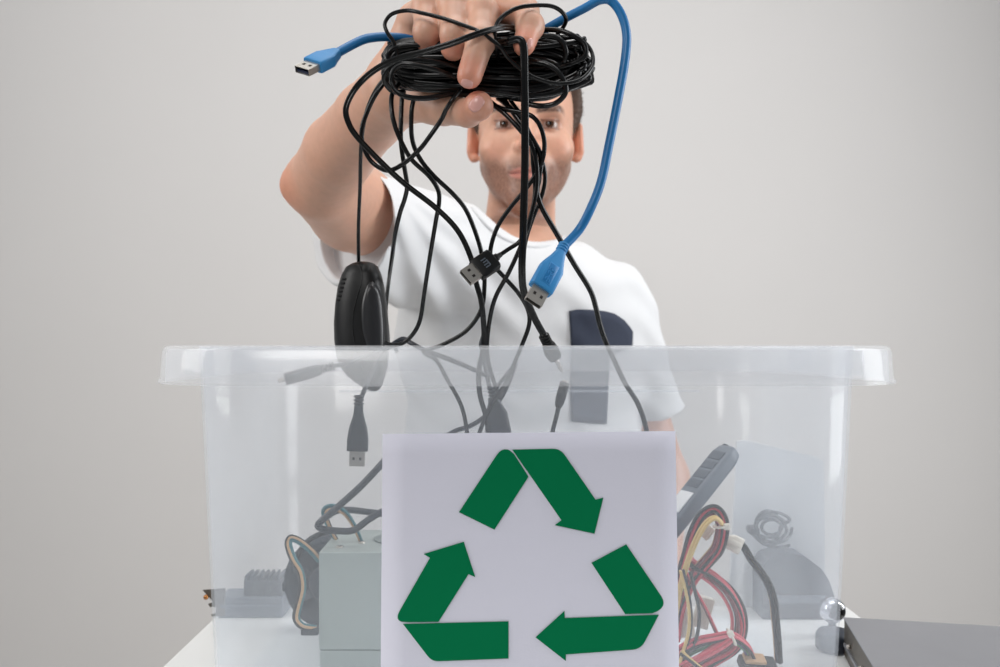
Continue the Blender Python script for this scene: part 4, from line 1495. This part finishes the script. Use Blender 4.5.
harness(wh, [(690, 572, .70), (695, 592, .70), (699, 612, .70), (697, 634, .70), (690, 650, .70), (680, 660, .70)], ['wire_black'], 0.0004, 0.0015, seed=13)
harness(wh, [(684, 568, .712), (694, 588, .712), (706, 610, .713), (716, 632, .714), (722, 642, .715)], ['wire_red', 'wire_maroon'], 0.0010, 0.0013, seed=15)
harness(wh, [(681, 652, .695), (690, 660, .695), (704, 672, .695)], ['wire_yellow', 'wire_black', 'wire_tan'], 0.0014, 0.00145, seed=16)


def tie(px, py, d, direc, r, parent):
    c_ = P(px, py, d)
    fr = frame(c_, np.array(direc, float), (0, -1, 0.1))
    a = np.linspace(0, 2 * math.pi, 19)
    path = np.array([(r * math.cos(q), r * math.sin(q), 0) for q in a])
    v, f = sweep(path @ fr[1] + fr[0], 0.0011, 6)
    o_ = part('zip_tie', (v, f), 'nylon_white', parent)
    part('tie_head', tf(fr, rbox(0.005, 0.004, 0.005, 0.0008, (r * 0.6, r * 0.8, 0))), 'nylon_white', o_, False)


tie(731.5, 637, .706, (1, 0, 0.5), 0.0066, wh)
tie(721, 526, .712, (0.1, 0, -1), 0.0058, wh)
for (x, y, d, rot, sx, sy) in ((703, 612, .745, 0.25, 0.013, 0.026), (686, 622, .742, -0.1, 0.012, 0.024), (706, 531, .74, 0.7, 0.010, 0.012)):
    fr = frame(P(x, y, d), (math.sin(rot), 0, math.cos(rot)), (0, -1, 0.1))
    cn_ = part('connector', tf(fr, rbox(sx, 0.009, sy, 0.001)), 'nylon_white', wh, False)
    for k in (-1, 0, 1):
        part('connector_rib', tf(fr, rbox(0.001, 0.0012, sy * 0.8, 0.0002, (k * sx * 0.3, 0.0048, 0))), 'nylon_white', cn_, False)
mx = thing('molex_cable', 'white connector on dark wires drooping to the bin floor at right', 'cable', P(776, 665, .745))
harness(mx, [(732, 541, .735), (738, 541, .735), (744, 547, .735), (751, 559, .735), (760, 571, .735), (768, 584, .735), (773, 600, .736), (775, 620, .737), (777, 645, .738), (778, 672, .739), (777, 690, .74)], ['wire_black', 'wire_black', 'cord_grey', 'wire_tan', 'wire_black'], 0.0032, 0.0016, seed=21, twist=0.2)
fr = frame(P(731, 542, .735), (0.78, 0, -0.4), (0, -1, 0.2))
cb = part('connector', tf(fr, loft([(-0.010, .0040, .0045, 6), (-0.009, .0046, .0050, 6), (-0.002, .0048, .0050, 6), (0.0, .0066, .0055, 6), (0.008, .0070, .0055, 6), (0.0085, .0064, .0050, 6)], 24)), 'nylon_white', mx)
part('latch', tf(fr, rbox(0.004, 0.0016, 0.012, 0.0004, (0, 0.0058, 0.001))), 'nylon_white', cb)
sk = thing('drive_connector', 'black flat drive power connector lying on the bin floor', 'connector', P(757, 660, .725))
fr = frame(P(757, 664, .715), (1, 0.15, -0.12), (0, -0.5, 1))
part('housing', tf(fr, rbox(0.012, 0.008, 0.030, 0.001)), 'wire_black', sk, False)
part('cap', tf(fr, rbox(0.010, 0.003, 0.018, 0.0006, (0, 0.0055, -0.004))), 'wire_tan', sk, False)

# ------------------------------------------------------------------ things beside the bin
TZ = TABLE_Z
# behind the right end of the bin, seen through two walls: coil on a dark case, pale panel
lt = thing('dark_case', 'dark blue-grey rounded case standing on the table behind the right end of the bin', 'case', (0.305, 0.875, TZ))
ol = [(-0.046, 0), (-0.046, 0.052), (-0.040, 0.060), (-0.024, 0.066), (-0.004, 0.062), (0.012, 0.050), (0.020, 0.038), (0.025, 0.022), (0.025, 0)]
g = prism(ol, 0.034)
vv = np.array(g[0])
vv = np.stack([vv[:, 0] + 0.305, 0.902 - vv[:, 2], vv[:, 1] + TZ + 0.0004], 1)
auto_sharp(part('shell', (vv, g[1]), 'dark_case', lt), 30)
part('front_band', rbox(0.056, 0.002, 0.008, 0.0006, (0.293, 0.8675, TZ + 0.020)), 'mid_case', lt)
cc = thing('cable_coil', 'small coil of dark cable resting on the dark case behind the bin', 'cable', P(772, 545, .885))
rnd = random.Random(5)
q = []
for i in range(5):
    cx, cy = 773 + rnd.uniform(-5, 5), 527 + rnd.uniform(-1.5, 1.5)
    rx, ry = rnd.uniform(10, 20), rnd.uniform(7, 16)
    for k in range(12):
        a = 2 * math.pi * k / 12
        q.append(P(cx + rx * math.cos(a), cy + ry * math.sin(a), .885 + rnd.uniform(-.006, .006)))
part('cord', sweep(catmull(np.array(q), 4), 0.0017, 7), 'wire_black', cc)
part('tie_band', tf(ident(P(753, 530, .885)), rbox(0.010, 0.016, 0.008, 0.002)), 'wire_black', cc)
cord([(752, 533, .885), (764, 544, .885), (780, 547, .885), (790, 545, .885)], 0.0017, 'wire_black', cc)
pnl = thing('panel', 'pale grey flat panel standing upright behind the right end of the bin', 'panel', (0.290, 0.909, TZ))
g = prism([(0.236, 0.0), (0.245, 0.171), (0.252, 0.1725), (0.328, 0.155), (0.334, 0.15), (0.336, 0.0)], 0.004)
vv = np.array(g[0])
part('sheet', (np.stack([vv[:, 0], 0.912 - vv[:, 2], vv[:, 1] + TZ + 0.0004], 1), g[1]), 'pale_panel', pnl, False)
od = thing('drive_unit', 'flat grey metal disc drive lying on the table right of the bin', 'drive', (0.40, 0.80, TZ))
# top face corners from the picture, 34 mm above the table
hz = 0.034


def top_at(px, py, z):
    d = (H - z) * F / (py - HOR)
    return np.array([(px - 500) * d / F, d, z])


ca = top_at(843, 617, TZ + hz)
cb_ = top_at(981, 625, TZ + hz)
cc_ = top_at(872, 667, TZ + hz)
e1 = (cb_ - ca) / np.linalg.norm(cb_ - ca)
e2 = np.array([e1[1], -e1[0], 0])
if e2[1] > 0:
    e2 = -e2
W_ = 0.148
D_ = 0.17


def slab(z0, z1, x0, x1, y0, y1, bev=0.0008):
    g = rbox(x1 - x0, y1 - y0, z1 - z0, bev, ((x0 + x1) / 2, (y0 + y1) / 2, (z0 + z1) / 2))
    v = np.array(g[0])
    return np.outer(v[:, 0], e1) + np.outer(v[:, 1], e2) + np.outer(v[:, 2], [0, 0, 1]) + ca * [1, 1, 0], g[1]


part('chassis', slab(TZ + 0.0004, TZ + hz - 0.0012, 0.0008, W_ - 0.0008, 0.0008, D_), 'drive_side', od, False)
part('top_cover', slab(TZ + hz - 0.0012, TZ + hz, 0, W_, 0, D_), 'drive_grey', od, False)
part('side_rail', slab(TZ + 0.010, TZ + 0.013, -0.0006, 0.002, 0.004, D_ - 0.005, 0.0003), 'drive_grey', od, False)
for k in range(3):
    part('side_screw', (lambda g: (np.array(g[0]) + ca * [1, 1, 0] + e2 * (0.03 + 0.05 * k) - e1 * 0.0008 + [0, 0, TZ + 0.018], g[1]))(rbox(0.004, 0.004, 0.004, 0.0016)), 'steel', od)

wc = thing('webcam', 'chrome ball webcam peeking out behind the right edge of the bin', 'webcam', P(832, 632, .815) * [1, 1, 0] + [0, 0, TZ])
c = P(832, 610, .815)
fr = frame(c, (0.2, -1, 0.05), (0, 0, 1))
part('ball', tf(fr, lathe([(0.001, -0.0120), (0.006, -0.0105), (0.0095, -0.0070), (0.0115, -0.003), (0.012, 0.001), (0.011, 0.005), (0.0085, 0.0088), (0.0078, 0.0092)], 28)), 'chrome', wc)
part('lens', tf(fr, lathe([(0.0078, 0.0090), (0.007, 0.0102), (0.002, 0.0108)], 22)), 'pupil_black', wc)
part('stem', tf(ident((c[0], c[1], TZ)), lathe([(0.013, 0.0004), (0.013, 0.003), (0.004, 0.005), (0.003, c[2] - TZ - 0.010)], 20)), 'dark_case', wc)
sp = thing('small_fan_motor', 'small dark round part with a tan wire end beside the grey drive', 'motor', P(838, 650, .80) * [1, 1, 0] + [0, 0, TZ])
c = P(836, 648, .78)
fr = ident((c[0] - 0.002, c[1], TZ))
part('shell', tf(fr, lathe([(0.013, 0.0004), (0.0155, 0.003), (0.0155, 0.014), (0.013, 0.018), (0.004, 0.019)], 26)), 'dark_case', sp)
part('flange', tf(fr, rbox(0.020, 0.012, 0.003, 0.001, (0.006, 0.0, 0.016))), 'drive_side', sp)
part('wire', sweep(catmull(np.array([fr[0] + [0.010, -0.012, 0.012], fr[0] + [0.014, -0.018, 0.014], fr[0] + [0.017, -0.022, 0.009]]), 6), 0.0014, 8), 'wire_tan', sp)

bk = thing('expansion_card', 'grey expansion card with a bent metal bracket poking out left of the bin', 'circuit card', (-0.25, 0.885, TZ))
D0 = 0.872
ol = [(202.5, 590), (216, 589), (224, 588.5), (224, 616), (212, 616.5), (211, 614.5), (216, 613), (216, 607), (210, 607), (208, 604), (213, 602), (211, 599.5), (206, 594)]
gq = [P(x, y, D0) for x, y in ol]
n = len(gq)
vv = np.array(gq + [p + np.array([0.001, 0.0014, 0]) for p in gq])
vv[:, 2] = np.maximum(vv[:, 2], TZ + 0.0004)
f = [list(range(n)), list(range(n, 2 * n))[::-1]] + [[k, (k + 1) % n, n + (k + 1) % n, n + k] for k in range(n)]
fix_normals(part('bracket', (vv, f), 'drive_side', bk, False))
fr = frame(P(206, 597, D0 - 0.003), (0.3, -1, 0.1), (0, 0, 1))
part('screw', tf(fr, lathe([(0.0012, -0.004), (0.0022, -0.001), (0.0026, 0.001), (0.0020, 0.0025), (0.0006, 0.003)], 14)), 'brass', bk)
part('card_body', rbox(0.064, 0.034, 0.020, 0.001, (-0.2475, 0.890, TZ + 0.0104)), 'mid_case', bk, False)
hs_ = part('heat_sink', rbox(0.038, 0.026, 0.016, 0.001, (-0.2365, 0.890, TZ + 0.0284)), 'dark_case', bk, False)
for k in range(7):
    part('fin', rbox(0.0022, 0.026, 0.005, 0.0003, (-0.2535 + 0.0055 * k, 0.890, TZ + 0.0385)), 'dark_case', hs_, False)
part('edge_strip', rbox(0.060, 0.0016, 0.003, 0.0004, (-0.2475, 0.8722, TZ + 0.012)), 'grey_plastic', bk, False)
